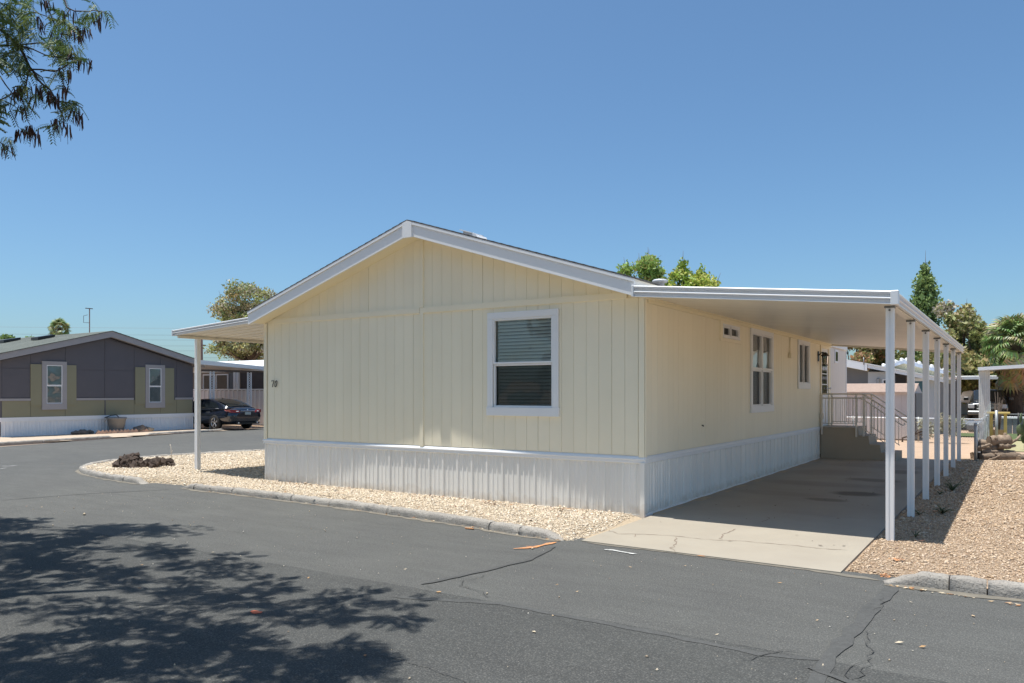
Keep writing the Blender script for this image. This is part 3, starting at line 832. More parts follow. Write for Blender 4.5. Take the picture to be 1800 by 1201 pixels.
# skirting and its white trim
skf = empty('front_skirting', (0, 0, 0)); skf.parent = home
sks = empty('side_skirting', (0, 0, 0)); sks.parent = home
skirting(MF, skf, -HW+.02, -.05, -.03, .75, M_skirt, pitch=.292)
skirting(MS, sks, .05, 11.20, -.03, .75, M_skirt, pitch=.292)
MB().prism([(-.06, -.03, -.03), (.008, -.03, -.03), (.008, .055, -.03), (-.0, .055, -.03), (-.0, -.022, -.03), (-.06, -.022, -.03)], (0, 0, .765), None).build('corner_trim', M_skirt, skf)
tp = [(-.03, .735), (.006, .722), (.012, .728), (.012, .768), (.022, .774), (.021, .786), (.008, .806), (-.01, ZT+.014)]
mb = MB(); mb.prism([(-HW-.012, d, z) for d, z in tp], (HW+.026, 0, 0), MF); mb.build('trim_band', M_white, skf)
mb = MB(); mb.prism([(.014, d, z) for d, z in tp], (11.19, 0, 0), MS); mb.build('trim_band', M_white, sks)
mb = MB(); mb.prism([(-HW, -.03, -.02), (-HW, .010, -.02), (-HW, .010, .012), (-HW, -.03, .012)], (HW-.0, 0, 0), MF); mb.build('bottom_rail', M_skirt, skf)
mb = MB(); mb.prism([(.0, -.03, -.01), (.0, .018, -.01), (.0, .018, .022), (.0, -.03, .030)], (11.2, 0, 0), MS); mb.build('bottom_rail', M_white, sks)
# house number
def digits(parent):
    M = lambda u, d, z: MF(-7.575 + u, d, 1.80 + z)
    def stroke(name, pts, wd=.016):
        mb = MB(); vs = []
        for i, p in enumerate(pts):
            q0 = Vector(pts[max(i-1, 0)]); q1 = Vector(pts[min(i+1, len(pts)-1)]); d = (q1-q0).normalized(); n = Vector((-d.y, d.x))*wd/2
            for dd in (.0165, .026):
                vs += [M(p[0]+n.x, dd, p[1]+n.y), M(p[0]-n.x, dd, p[1]-n.y)]
        for i in range(len(pts)-1):
            a = i*4; b = a+4
            mb.add([], []); mb.v += []
            mb.f += []
        k = len(mb.v); mb.v += [tuple(v) for v in vs]
        for i in range(len(pts)-1):
            a = i*4; b = a+4
            for f in ((a+2, a+3, b+3, b+2), (a, a+2, b+2, b), (a+1, a+3, b+3, b+1), (a, a+1, b+1, b)):
                mb.f.append([k+j for j in f]); mb.smooth.append(False)
        mb.build(name, M_black, parent)
    stroke('digit_seven', [(-.062, .112), (-.060, .128), (-.03, .126), (.0, .128), (-.012, .095), (-.032, .05), (-.044, .006)], .012)
    pts = []
    for k in range(19):
        t = 2*math.pi*k/18; pts.append((.055 + .026*math.cos(t) + .014*math.sin(t), .068 + .060*math.sin(t)))
    stroke('digit_zero', pts, .011)
num = empty('house_number', (0, 0, 0)); num.parent = home; digits(num)

# roof
YF = -.36
def roof_slab(parent, name, x0, z0, x1, z1, y0, y1, th, m):
    mb = MB(); mb.prism([(x0, y0, z0), (x1, y0, z1), (x1, y0, z1-th), (x0, y0, z0-th)], (0, y1-y0, 0)); return mb.build(name, m, parent)
ZR = 4.50
zl = lambda x: ZR - SL*abs(x-RX)
# shingle layer in courses (thin overlapping strips)
sh = empty('roof', (0, 0, 0)); sh.parent = home
for sgn in (-1, 1):
    L = 3.96; n = 26
    mb = MB()
    for k in range(n):
        t0, t1 = k*L/n, (k+1)*L/n + .01
        x0, x1 = RX + sgn*t0, RX + sgn*t1
        mb.prism([(x0, YF-.02, ZR - SL*t0 - .012), (x1, YF-.02, ZR - SL*t1 - .004), (x1, YF-.02, ZR - SL*t1 - .026), (x0, YF-.02, ZR - SL*t0 - .026)], (0, 15.0-.31-YF, 0))
    tag(mb.build('shingle_courses', M_shingle, sh), kind='stuff')
    mb = MB()
    x1 = RX + sgn*3.93
    mb.prism([(RX, YF+.03, ZR-.03), (x1, YF+.03, ZR-SL*3.93-.03), (x1, YF+.03, ZR-SL*3.93-.12), (RX, YF+.03, ZR-.12)], (0, 14.7, 0))
    mb.build('roof_deck', M_white, sh)
    # soffit under the front overhang, rake board and its upper drip strip
    mb = MB(); mb.prism([(RX, YF+.03, ZR-.215), (x1, YF+.03, ZR-SL*3.93-.215), (x1, YF+.03, ZR-SL*3.93-.235), (RX, YF+.03, ZR-.235)], (0, -YF-.03+.02, 0))
    mb.build('soffit', M_soffit, sh)
    xa = RX + sgn*.095; ta = .095; te = 3.955
    xe = RX + sgn*te
    mb = MB(); mb.prism([(xa, YF, ZR-SL*ta-.075), (xe, YF, ZR-SL*te-.075), (xe, YF, ZR-SL*te-.262), (xa, YF, ZR-SL*ta-.262)], (0, .03, 0))
    mb.build('rake_board', M_white, sh)
    mb = MB(); mb.prism([(xa, YF-.018, ZR-SL*ta-.027), (xe, YF-.018, ZR-SL*te-.027), (xe, YF-.018, ZR-SL*te-.073), (xa, YF-.018, ZR-SL*ta-.073)], (0, .045, 0))
    mb.build('drip_strip', M_white, sh)
mb = MB(); mb.prism([(RX-.095, YF-.024, ZR-SL*.095-.03), (RX, YF-.024, ZR-.03), (RX+.095, YF-.024, ZR-SL*.095-.03), (RX+.095, YF-.024, ZR-.30), (RX-.095, YF-.024, ZR-.30)], (0, .05, 0))
mb.build('ridge_block', M_white, sh)
# vents on the right slope
def zr(x): return ZR - SL*abs(x-RX)
x, y = -3.42, .62
mb = MB(); mb.prism([(x-.15, y, zr(x-.15)+.004), (x+.15, y, zr(x+.15)+.004), (x+.12, y, zr(x+.12)+.05), (x-.15, y, zr(x-.15)+.05)], (0, .30, 0)); mb.build('roof_vent', M_white, sh)
mb = MB(); mb.prism([(x-.19, y-.04, zr(x-.19)+.052), (x+.04, y-.04, zr(x+.04)+.052), (x+.04, y-.04, zr(x+.04)+.07), (x-.19, y-.04, zr(x-.19)+.07)], (0, .38, 0)); mb.build('vent_cap', M_white, sh)
mb = MB(); mb.lathe([(.085, -.05), (.085, .09), (.14, .095), (.15, .13), (.12, .15), (0, .16)], (-1.42, 4.0, zr(-1.42)), 16); mb.build('roof_vent', M_metal, sh)
mb = MB(); mb.lathe([(.06, -.05), (.06, .05), (.10, .055), (.10, .085), (0, .10)], (-1.12, 4.15, zr(-1.12)), 14); mb.build('roof_vent', M_metal, sh)
# roof edge on the far side of the house over the low eave
mb = MB(); mb.box((-.03, HL+.02, ZE-.02), (.02, 15.0, ZE+.13), None, .005); mb.build('gutter', M_white, sh)

# pale shed-like end section beyond the carport
shed = empty('side_shed', (0, HL+.03, 0), label='pale off-white siding shed with tiny window at far end of the cream home', cat='shed')
MSh = lambda u, d, z: (-.02 + d, u, z)   # local to the empty (its origin is at the near end)
mb = MB(); mb.box((0, -2.2, -.02), (2.36, -.02, 2.97), MSh); mb.build('wall', M_wshed, shed)
us = [.06 + (2.36-.12)*i/8 for i in range(9)]
boards(MSh, shed, us, lambda u: .05, lambda u: 2.93, [(.62, 1.02, 2.55, 2.95-.06)], M_wshed)
for a, b in ((0, .055), (2.30, 2.36)): MB().box((a, -.01, .0), (b, .018, 2.97), MSh, .003).build('corner_board', M_white, shed)
mb = MB(); mb.box((.60, 0, 2.53), (1.04, .02, 2.91), MSh, .003); mb.build('window_frame', M_white, shed)
MB().box((.66, .018, 2.59), (.98, .023, 2.85), MSh).build('pane', M_cargl, shed)

# ------------------------------------------------------------------ carport on the right
def fascia_profile(h, dpt=.05):
    """roll formed fascia: three proud rolls; (outward, z from top)"""
    return [(0, 0), (.035, 0), (.042, -.012), (.038, -.03), (.006, -.045), (.004, -h*.40), (.010, -h*.44), (.038, -h*.50), (.042, -h*.56), (.036, -h*.62), (.008, -h*.70), (.004, -h*.86), (.012, -h*.90), (.036, -h*.94), (.036, -h), (0, -h)]

port = empty('carport', (0, 0, 0), label='white metal carport awning with seven posts along the cream home', cat='carport')
PX, PY0, PY1 = 3.18, -.42, 12.42
ztop = lambda x: 3.125 - .094*x
fp = fascia_profile(.148)
mb = MB()
vs0 = [(0.0, PY0+.045-d, ztop(0)+z) for d, z in fp]; vs1 = [(PX-.05, PY0+.045-d, ztop(PX-.05)+z) for d, z in fp]
n = len(fp); mb.add(vs0+vs1, [(i, (i+1) % n, n+(i+1) % n, n+i) for i in range(n)] + [list(range(n))[::-1], list(range(n, 2*n))])
mb.build('front_fascia', M_metal, port)
MB().box((PX-.07, PY0-.006, ztop(PX)-.152), (PX+.012, PY0+.07, ztop(PX)+.006), None, .006).build('corner_cap', M_metal, port)
mb = MB(); mb.box((-.012, PY0-.004, ztop(0)-.15), (.02, PY0+.06, ztop(0)+.004), None, .005); mb.build('end_cap', M_metal, port)
mb = MB()
vs0 = [(PX-.045+d, PY0+.07, ztop(PX)+z*.95) for d, z in fp]; vs1 = [(PX-.045+d, PY1, ztop(PX)+z*.95) for d, z in fp]
mb.add(vs0+vs1, [(i, (i+1) % n, n+(i+1) % n, n+i) for i in range(n)] + [list(range(n))[::-1], list(range(n, 2*n))])
mb.build('gutter_fascia', M_metal, port)
npan = 62
for k in range(npan):
    y0 = PY0+.05 + (PY1-PY0-.06)*k/npan; y1 = PY0+.05 + (PY1-PY0-.06)*(k+1)/npan; p = y1-y0
    prof = [(0, -.085), (.004, -.085), (.010, -.107), (.05, -.112), (p-.05, -.112), (p-.016, -.107), (p-.010, -.085), (p, -.085), (p, -.07), (0, -.07)]
    mb = MB(); m_ = len(prof)
    vs = [(.035, y0+t, ztop(.035)+z) for t, z in prof] + [(PX-.05, y0+t, ztop(PX-.05)+z) for t, z in prof]
    mb.add(vs, [(i, (i+1) % m_, m_+(i+1) % m_, m_+i) for i in range(m_)])
    mb.build('roof_pan', M_pan, port)
mb = MB(); mb.box((.036, PY0+.05, ztop(0)-.14), (.07, PY1, ztop(0)-.112), None, .004); mb.build('wall_ledger', M_soffit, port)
mb = MB(); mb.box((PX-.155, PY0+.06, 2.685), (PX-.065, PY1-.03, 2.715), None, .006); mb.build('beam', M_pan, port)
mb = MB(); mb.prism([(.04, PY1-.012, ztop(.04)-.10), (PX-.05, PY1-.012, ztop(PX)-.10), (PX-.05, PY1-.012, ztop(PX)-.16), (.04, PY1-.012, ztop(0)-.16)], (0, .02, 0)); mb.build('rear_fascia', M_pan, port)
def post_mesh(name, h, wd=.084, m=M_post):
    r = wd/2; g = .012
    # rolled C-section: two rounded flanges with a recessed groove on two faces
    p = [(-r, -r), (-r*.25, -r), (-r*.2, -r+g), (r*.2, -r+g), (r*.25, -r), (r, -r), (r, -r*.25), (r-g, -r*.2), (r-g, r*.2), (r, r*.25), (r, r), (r*.25, r), (r*.2, r-g), (-r*.2, r-g), (-r*.25, r), (-r, r), (-r, r*.25), (-r+g, r*.2), (-r+g, -r*.2), (-r, -r*.25)]
    mb = MB(); mb.prism([(x, y, -.06) for x, y in p], (0, 0, h+.06)); return mb.mesh(name, m)
pm = post_mesh('post', 2.684)
for k in range(7):
    y = -.17 + 2.035*k
    po = obj('post', pm, port, (3.076, y, 0))
    mb = MB(); mb.box((-.055, -.055, 2.66), (.055, .055, 2.684), None, .004); mb.tube([(0, -.045, 2.635), (0, -.058, 2.635)], .012, 6)
    mb.build('bracket', M_bump, po)
MB().tube([(3.05, 4.5, 2.62), (3.055, 4.52, 2.60), (3.05, 4.58, 2.54), (3.04, 4.55, 2.50)], .012, 6).build('cable', M_black, port)

# ------------------------------------------------------------------ awning on the left of the home
aw = empty('porch_awning', (0, 0, 0), label='white ribbed porch awning with thin post left of the cream home', cat='awning')
AX0, AX1, AY0, AY1 = -HW, -10.32, -.30, 8.0
at_ = lambda x: 3.135 + .060*(x-AX0)
fp = fascia_profile(.115); n = len(fp)
mb = MB()
vs0 = [(AX0+.01, AY0-d, at_(AX0)+z) for d, z in fp]; vs1 = [(AX1, AY0-d, at_(AX1)+z) for d, z in fp]
mb.add(vs0+vs1, [(i, (i+1) % n, n+(i+1) % n, n+i) for i in range(n)] + [list(range(n))[::-1], list(range(n, 2*n))])
mb.build('front_fascia', M_metal, aw)
MB().box((AX1-.03, AY0-.045, at_(AX1)-.118), (AX1+.004, AY0+.03, at_(AX1)+.004), None, .004).build('corner_cap', M_metal, aw)
mb = MB(); mb.box((AX1-.012, AY0+.03, at_(AX1)-.115), (AX1+.012, AY1, at_(AX1)+.002), None, .004); mb.build('edge_fascia', M_pan, aw)
np_ = 27
for k in range(np_):
    p = (AY1-AY0-.02)/np_; y0 = AY0+.01 + p*k
    prof = [(0, -.05), (.02, -.05), (.045, -.098), (p-.045, -.098), (p-.02, -.05), (p, -.05), (p, -.04), (p-.024, -.04), (p-.05, -.088), (.05, -.088), (.024, -.04), (0, -.04)]
    m_ = len(prof)
    vs = [(AX0+.02, y0+t, at_(AX0)+z) for t, z in prof] + [(AX1+.02, y0+t, at_(AX1)+z) for t, z in prof]
    mb = MB(); mb.add(vs, [(i, (i+1) % m_, m_+(i+1) % m_, m_+i) for i in range(m_)] + [list(range(m_))[::-1], list(range(m_, 2*m_))]); mb.build('roof_pan', M_pan, aw)
mb = MB(); mb.box((AX1+.03, AY0+.05, 2.83), (AX1+.10, AY1, 2.878), None, .006); mb.build('beam', M_pan, aw)
pm2 = post_mesh('post', 2.83, .088)
for y in (.22, 3.6, 6.9): obj('post', pm2, aw, (AX1+.04, y, .0))

# ------------------------------------------------------------------ entry steps with railing
st = empty('entry_steps', (0, 11.2, 0), label='taupe concrete entry steps with metal railing at the side door', cat='steps')
mb = MB()
prof = [(.0, -.02), (1.75, -.02), (1.75, .205), (1.42, .205), (1.395, .405), (1.16, .405), (1.13, .615), (.91, .615), (.885, .812), (0.0, .812)]
mb.prism([(x+.025, 0, z) for x, z in prof], (0, 1.25, 0)); mb.build('step_block', M_step, st)
mb = MB(); mb.box((.03, -.008, .775), (.92, 1.255, .818), None, .006); mb.build('landing', M_step, st)
for ri, yy in enumerate((-.025, 1.265)):
    rl = empty('railing', (0, 0, 0)); rl.parent = st
    t = .011
    mb = MB()
    mb.tube([(.06, yy, 1.665), (1.04, yy, 1.665), (2.02, yy, .985), (2.08, yy, .955), (2.11, yy, .975), (2.10, yy, 1.02), (2.06, yy, 1.05)], .018, 8)
    mb.tube([(.06, yy, 1.56), (.90, yy, 1.56), (1.04, yy, 1.53), (1.86, yy, .945), (1.93, yy, .90), (1.98, yy, .92), (1.97, yy, .96)], .014, 8)
    mb.build('handrail', M_rail, rl)
    mb = MB(); mb.tube([(.06, yy, .915), (.90, yy, .915)], .011, 6); mb.tube([(1.05, yy, .79), (1.72, yy, .33)], .011, 6); mb.build('bottom_rail', M_rail, rl)
    for x, zb in ((.06, .62), (.88, .58), (1.05, .60)):
        MB().box((x-.02, yy-.02, zb), (x+.02, yy+.02, 1.66), None, .003).build('rail_post', M_rail, rl)
    for k in range(8):
        x = .15 + k*.092
        MB().tube([(x, yy, .915), (x, yy, 1.56)], .0085, 5).build('baluster', M_rail, rl)
    for k in range(8):
        x = 1.12 + k*.082
        MB().tube([(x, yy, .79 - (x-1.05)*.687), (x, yy, 1.53 - (x-1.04)*.713)], .0085, 5).build('baluster', M_rail, rl)

# ------------------------------------------------------------------ grey home across the street
GX = -27.6
gh = empty('mobile_home', (GX, 0, 0), label='grey and sage green mobile home with shuttered windows across the street', cat='mobile home')
MG = lambda u, d, z: (d, u, z)          # local to the empty: facade faces +X
GU0, GU1, GR = 3.93, 12.06, 8.05
gz = lambda u: 2.92 + .262*(4.07-abs(u-GR))
MB().prism([(-.02, GU0+.01, .5), (-.02, GU1-.01, .5), (-.02, GU1-.01, gz(GU1)), (-.02, GR, gz(GR)), (-.02, GU0+.01, gz(GU0))], (-15, 0, 0)).build('wall', M_grey, gh)
g1 = (5.57, 6.17, 1.27, 2.78); g2 = (9.85, 10.43, 1.27, 2.77)
gho = [(g1[0]-.2, g1[1]+.2, 1.02, 2.95), (g2[0]-.2, g2[1]+.2, 1.02, 2.95)]
us = [GU0+.06, 5.0, 6.30, 7.9, 9.18, 10.4, 11.2, GU1-.06]
boards(MG, gh, us, lambda u: 1.50, lambda u: 2.62, [], M_grey, gap=.012, name='wall_panel')
boards(MG, gh, us, lambda u: 2.632, lambda u: gz(u)-.02, [], M_grey, gap=.012, name='gable_panel')
boards(MG, gh, us, lambda u: .76, lambda u: 1.38, [], M_sage, gap=.012, name='lower_panel')
for a, b in ((GU0, 4.99), (6.72, 9.15), (11.1, GU1)):
    MB().box((a, .0, 1.385), (b, .03, 1.475), MG).build('belt_board', M_trimg, gh)
MB().box((GR-.16, .0, .76), (GR-.125, .018, gz(GR)-.05), MG).build('batten', M_grey, gh)
skyg = glass('sky_glass', (.80, .85, .86), 2.0, wav=.25)
M_pblind = mat('pale_blind', (.46, .50, .50), .6, (.40, .44, .44), 6, stretch=(1, 1, 9))
for g in (g1, g2):
    wn = empty('window', (0, 0, 0)); wn.parent = gh
    a, b, c, d = g; j = .17
    mb = MB(); mb.box((a-j, .0, d), (b+j, .05, d+.15), MG); mb.box((a-j, 0, c-.24), (b+j, .056, c), MG); mb.box((a-j, 0, c), (a, .05, d), MG); mb.box((b, 0, c), (b+j, .05, d), MG)
    mb.build('casing', M_trimg, wn)
    zm = c + (d-c)*.47
    mb = MB(); w_ = .03
    for lo, hi, o in ((zm, d, .04), (c, zm-.002, .03)):
        mb.box((a, .012, lo), (a+w_, o, hi), MG); mb.box((b-w_, .012, lo), (b, o, hi), MG); mb.box((a+w_, .012, lo), (b-w_, o, lo+w_), MG); mb.box((a+w_, .012, hi-w_), (b-w_, o, hi), MG)
    mb.build('sash', M_white, wn)
    for lo, hi, o in ((zm, d, .026), (c, zm, .020)):
        MB().add([MG(a+w_, o, lo+w_), MG(b-w_, o, lo+w_), MG(b-w_, o, hi-w_), MG(a+w_, o, hi-w_)], [(0, 1, 2, 3)]).build('pane', skyg, wn)
    MB().box((a+w_, .013, c+w_), (b-w_, .016, d-w_), MG).build('blinds', M_pblind, wn)
for a, b in ((4.99, 5.39), (6.34, 6.72), (9.22, 9.67), (10.61, 11.05)):
    MB().box((a, .0, 1.20), (b, .035, 2.80), MG).build('shutter', M_sage, gh)
skg = empty('skirting', (0, 0, 0)); skg.parent = gh
skirting(MG, skg, GU0+.02, GU1-.02, -.02, .70, M_white, pitch=.41)
MB().box((GU0-.01, -.05, .60), (GU1+.01, .03, .755), MG).build('trim_band', M_white, skg)
mb = MB()
rf = empty('roof', (0, 0, 0)); rf.parent = gh
for sg in (-1, 1):
    ue = GR + sg*(4.07+.32)
    z0, z1 = gz(GR)+.30, gz(GR)+.30-.262*4.39
    n = 24
    mb = MB()
    for k in range(n):
        t0, t1 = k/n, (k+1)/n + .004
        ua, ub = GR+(ue-GR)*t0, GR+(ue-GR)*t1; za, zb = z0+(z1-z0)*t0, z0+(z1-z0)*t1
        mb.prism([(.33, ua, za-.01), (.33, ub, zb), (.33, ub, zb-.03), (.33, ua, za-.03)], (-15.6, 0, 0))
    tag(mb.build('shingle_courses', M_roofg, rf), kind='stuff')
    mb = MB(); mb.prism([(.30, GR, z0-.035), (.30, ue, z1-.035), (.30, ue, z1-.27), (.30, GR, z0-.27)], (-.04, 0, 0)); mb.build('rake_board', M_trimg, rf)
    mb = MB(); mb.prism([(.26, GR, z0-.20), (.26, ue, z1-.20), (.26, ue, z1-.24), (.26, GR, z0-.24)], (-15.2, 0, 0)); mb.build('soffit', M_trimg, rf)
for x, u in ((-6.0, 6.9), (-3.2, 7.0)):
    z = gz(GR)+.30-.262*abs(u-GR)
    mb = MB(); mb.prism([(x-.3, u-.35, z-.08), (x-.3, u+.35, z+.10), (x-.3, u+.35, z+.20), (x-.3, u-.35, z+.04)], (.6, 0, 0)); mb.build('roof_vent', M_black, rf)

# its carport with ornamental posts
gp = empty('carport', (-27.0, 12.1, 0), label='low white carport over the navy sedan with lattice posts', cat='carport')
mb = MB(); mb.prism([(.0, -.1, 3.19), (.0, 3.9, 2.975), (.0, 3.9, 2.80), (.0, -.1, 2.99)], (-.05, 0, 0)); mb.build('front_fascia', M_metal, gp)
for k in range(14):
    x0 = -.06 - k*.5
    mb = MB(); mb.prism([(x0, -.05, 3.06), (x0, 3.85, 2.865), (x0, 3.85, 2.835), (x0, -.05, 3.03)], (-.485, 0, 0)); mb.build('roof_pan', M_pan, gp)
mb = MB(); mb.box((-.30, .2, 2.68), (-.38, 3.8, 2.78)); mb.build('beam', M_brown, gp)
for yy in (.72, 2.83):
    pt = empty('ornamental_post', (-.3, yy, 0)); pt.parent = gp
    for dy in (-.10, .10): MB().box((-.02, dy-.025, .0), (.02, dy+.025, 2.70)).build('upright', M_metal, pt)
    mb = MB()
    for k in range(22):
        z = .15 + k*.115
        mb.tube([(0, -.075, z), (0, .075, z+.115)], .012, 4, False); mb.tube([(0, .075, z), (0, -.075, z+.115)], .012, 4, False)
    tag(mb.build('lattice', M_metal, pt), kind='stuff')

# back house with screened porch and white metal roof
bh = empty('porch_house', (-35.5, 17.0, 0), label='white roofed house with lattice porch behind the navy sedan', cat='house')
MBk = lambda u, d, z: (u, -d, z)
MB().box((-6, -4.5, 0), (16, -4.3, 3.0), MBk).build('rear_wall', M_brown, bh)
MB().box((-6, -.1, .0), (16, -.02, .12), MBk).build('sill_wall', M_white, bh)
for k in range(30):
    u = -1.2 + k*.36
    MB().box((u+.03, -.05, .12), (u+.35, -.03, 1.80), MBk).build('lattice_panel', M_lat, bh)
    if k % 1 == 0: MB().box((u-.03, -.045, .1), (u+.03, .01, 1.82), MBk).build('lattice_stile', M_white, bh)
MB().box((-1.5, -.06, 1.82), (10, .02, 1.90), MBk).build('porch_rail', M_white, bh)
MB().box((-1.5, -.08, 2.82), (10, .03, 3.02), MBk).build('porch_header', M_white, bh)
for u in (-1.2, 1.25, 4.35, 4.6, 7.7): MB().box((u-.09, -.07, 1.90), (u+.09, .02, 2.82), MBk).build('porch_post', M_white, bh)
for a, b, m_ in ((1.5, 2.55, M_glassd), (2.65, 3.7, M_glassd)):
    f = empty('porch_window', (0, 0, 0)); f.parent = bh
    mb = MB(); mb.box((a, -.1, 1.92), (a+.06, -.05, 2.72), MBk); mb.box((b-.06, -.1, 1.92), (b, -.05, 2.72), MBk); mb.box((a+.06, -.1, 2.66), (b-.06, -.05, 2.72), MBk); mb.build('frame', M_white, f)
    MB().add([MBk(a+.06, -.08, 1.92), MBk(b-.06, -.08, 1.92), MBk(b-.06, -.08, 2.66), MBk(a+.06, -.08, 2.66)], [(0, 1, 2, 3)]).build('pane', m_, f)
MB().box((3.72, -.14, 1.9), (4.25, -.10, 2.82), MBk).build('porch_panel', M_bluegrey, bh)
MB().box((4.7, -.14, 1.9), (7.6, -.10, 2.82), MBk).build('screen_panel', M_brown, bh)
for k in range(24):
    u = -6.4 + k*.95
    mb = MB(); mb.prism([(u, -.6, 2.99), (u+.94, -.6, 2.99), (u+.94, -.6, 3.03), (u, -.6, 3.03)], (0, 0, 0)); mb = MB()
    mb.add([MBk(u, .5, 3.02), MBk(u+.93, .5, 3.02), MBk(u+.93, -4.0, 3.62), MBk(u, -4.0, 3.62), MBk(u, .5, 3.06), MBk(u+.93, .5, 3.06), MBk(u+.93, -4.0, 3.66), MBk(u, -4.0, 3.66)], [(0, 1, 2, 3), (4, 5, 6, 7), (0, 1, 5, 4), (1, 2, 6, 5), (2, 3, 7, 6), (3, 0, 4, 7)])
    mb.build('roof_sheet', M_wroof, bh)

# ------------------------------------------------------------------ cars
def loft(sections, m, name, parent, cap=True, smooth=True):
    """sections: list of rings (same count) of 3D points"""
    n = len(sections[0]); mb = MB()
    vs = [p for r in sections for p in r]
    fs = [(i*n+k, i*n+(k+1) % n, (i+1)*n+(k+1) % n, (i+1)*n+k) for i in range(len(sections)-1) for k in range(n)]
    mb.add(vs, fs, smooth)
    if cap:
        mb.f.append(list(range(n))[::-1]); mb.smooth.append(False); mb.f.append([(len(sections)-1)*n + k for k in range(n)]); mb.smooth.append(False)
    return mb.build(name, m, parent)
def ring(x, hw, z0, z1, tuck=.86, n=24, p=3.2, sh=.55):
    """rounded body ring at station x; widest at fraction sh of the height"""
    out = []
    for k in range(n):
        t = 2*math.pi*k/n; c, s = math.cos(t), math.sin(t)
        yy = math.copysign(abs(c)**(2/p), c)*hw; zz = math.copysign(abs(s)**(2/p), s)
        z = (z0+z1)/2 + zz*(z1-z0)/2
        f = (z-z0)/(z1-z0)
        yy *= 1 - (1-tuck)*max(0, (f-sh)/(1-sh))**1.5 - .10*max(0, (sh-f)/sh)**2
        out.append((x, yy, z))
    return out
def wheel(parent, x, y, r, side, spokes=10):
    wh = empty('wheel', (x, y, r)); wh.parent = parent
    wd = .21
    mb = MB(); mb.lathe([(r*.66, -wd/2), (r*.93, -wd/2), (r, -wd*.3), (r, wd*.3), (r*.93, wd/2), (r*.66, wd/2)], (0, 0, 0), 28, 'y'); mb.build('tyre', M_tyre, wh)
    mb = MB(); o = side*wd*.46
    mb.lathe([(r*.68, -wd*.4), (r*.68, o*1.0), (r*.63, o), (r*.60, o*.6)], (0, 0, 0), 28, 'y')
    mb.lathe([(0, o*.8), (r*.14, o*.8), (r*.16, o*.4)], (0, 0, 0), 12, 'y')
    for k in range(spokes//2):
        for da in (-.13, .13):
            t = 2*math.pi*k/(spokes//2) + .3
            mb.tube([(math.cos(t)*r*.1, o*.72, math.sin(t)*r*.1), (math.cos(t+da)*r*.64, o*.85, math.sin(t+da)*r*.64)], [.022, .018], 5)
    mb.build('rim', M_alloy, wh)
    mb = MB(); mb.lathe([(0, o*.2), (r*.62, o*.2)], (0, 0, 0), 20, 'y'); mb.build('disc', M_black, wh)

car = empty('sedan_car', (-25.05, 13.07, 0), math.radians(180+1.5), label='dark navy sedan parked nose-in under the low white carport', cat='car')
# local: +x is forward; rear bumper at x=0
zr_ = .22
low = [(0.0, .60, .42, .80), (.04, .76, .34, .92), (.14, .86, .27, 1.00), (.35, .92, .24, 1.035), (.8, .935, .22, 1.03), (1.4, .935, .20, .98), (2.4, .935, .20, .95), (3.3, .93, .20, .96), (3.9, .91, .20, .93), (4.4, .87, .22, .84), (4.72, .76, .28, .72), (4.86, .60, .36, .60)]
loft([ring(x, hw, z0, z1, .90) for x, hw, z0, z1 in low], M_carp, 'body', car)
gh_ = [(.42, .60, .99, 1.02), (.75, .64, .95, 1.13), (1.15, .67, .92, 1.27), (1.55, .68, .90, 1.385), (2.0, .68, .90, 1.435), (2.5, .67, .90, 1.43), (2.95, .66, .90, 1.36), (3.35, .64, .90, 1.20), (3.75, .60, .90, .98)]
def cab(x, hw, z0, z1):
    p = []
    base = hw*1.26
    for k in range(9):
        t = k/8; p.append((x, -base + (base-hw)*t, z0+(z1-z0)*(t**.9)*.93))
    for k in range(1, 8):
        t = k/8; p.append((x, -hw+2*hw*t, z0+(z1-z0)*(.93+.07*math.sin(math.pi*t))))
    for k in range(9):
        t = 1-k/8; p.append((x, base-(base-hw)*t, z0+(z1-z0)*(t**.9)*.93))
    return p
loft([cab(*g) for g in gh_], M_carp, 'cabin', car)
def cab_pt(x, t, off=.012):
    for a, b in zip(gh_[:-1], gh_[1:]):
        if a[0] <= x <= b[0]:
            f = (x-a[0])/(b[0]-a[0]); hw, z0, z1 = [a[i]+(b[i]-a[i])*f for i in (1, 2, 3)]; break
    base = hw*1.26
    return (base-(base-hw)*t + off, z0+(z1-z0)*(t**.9)*.93)
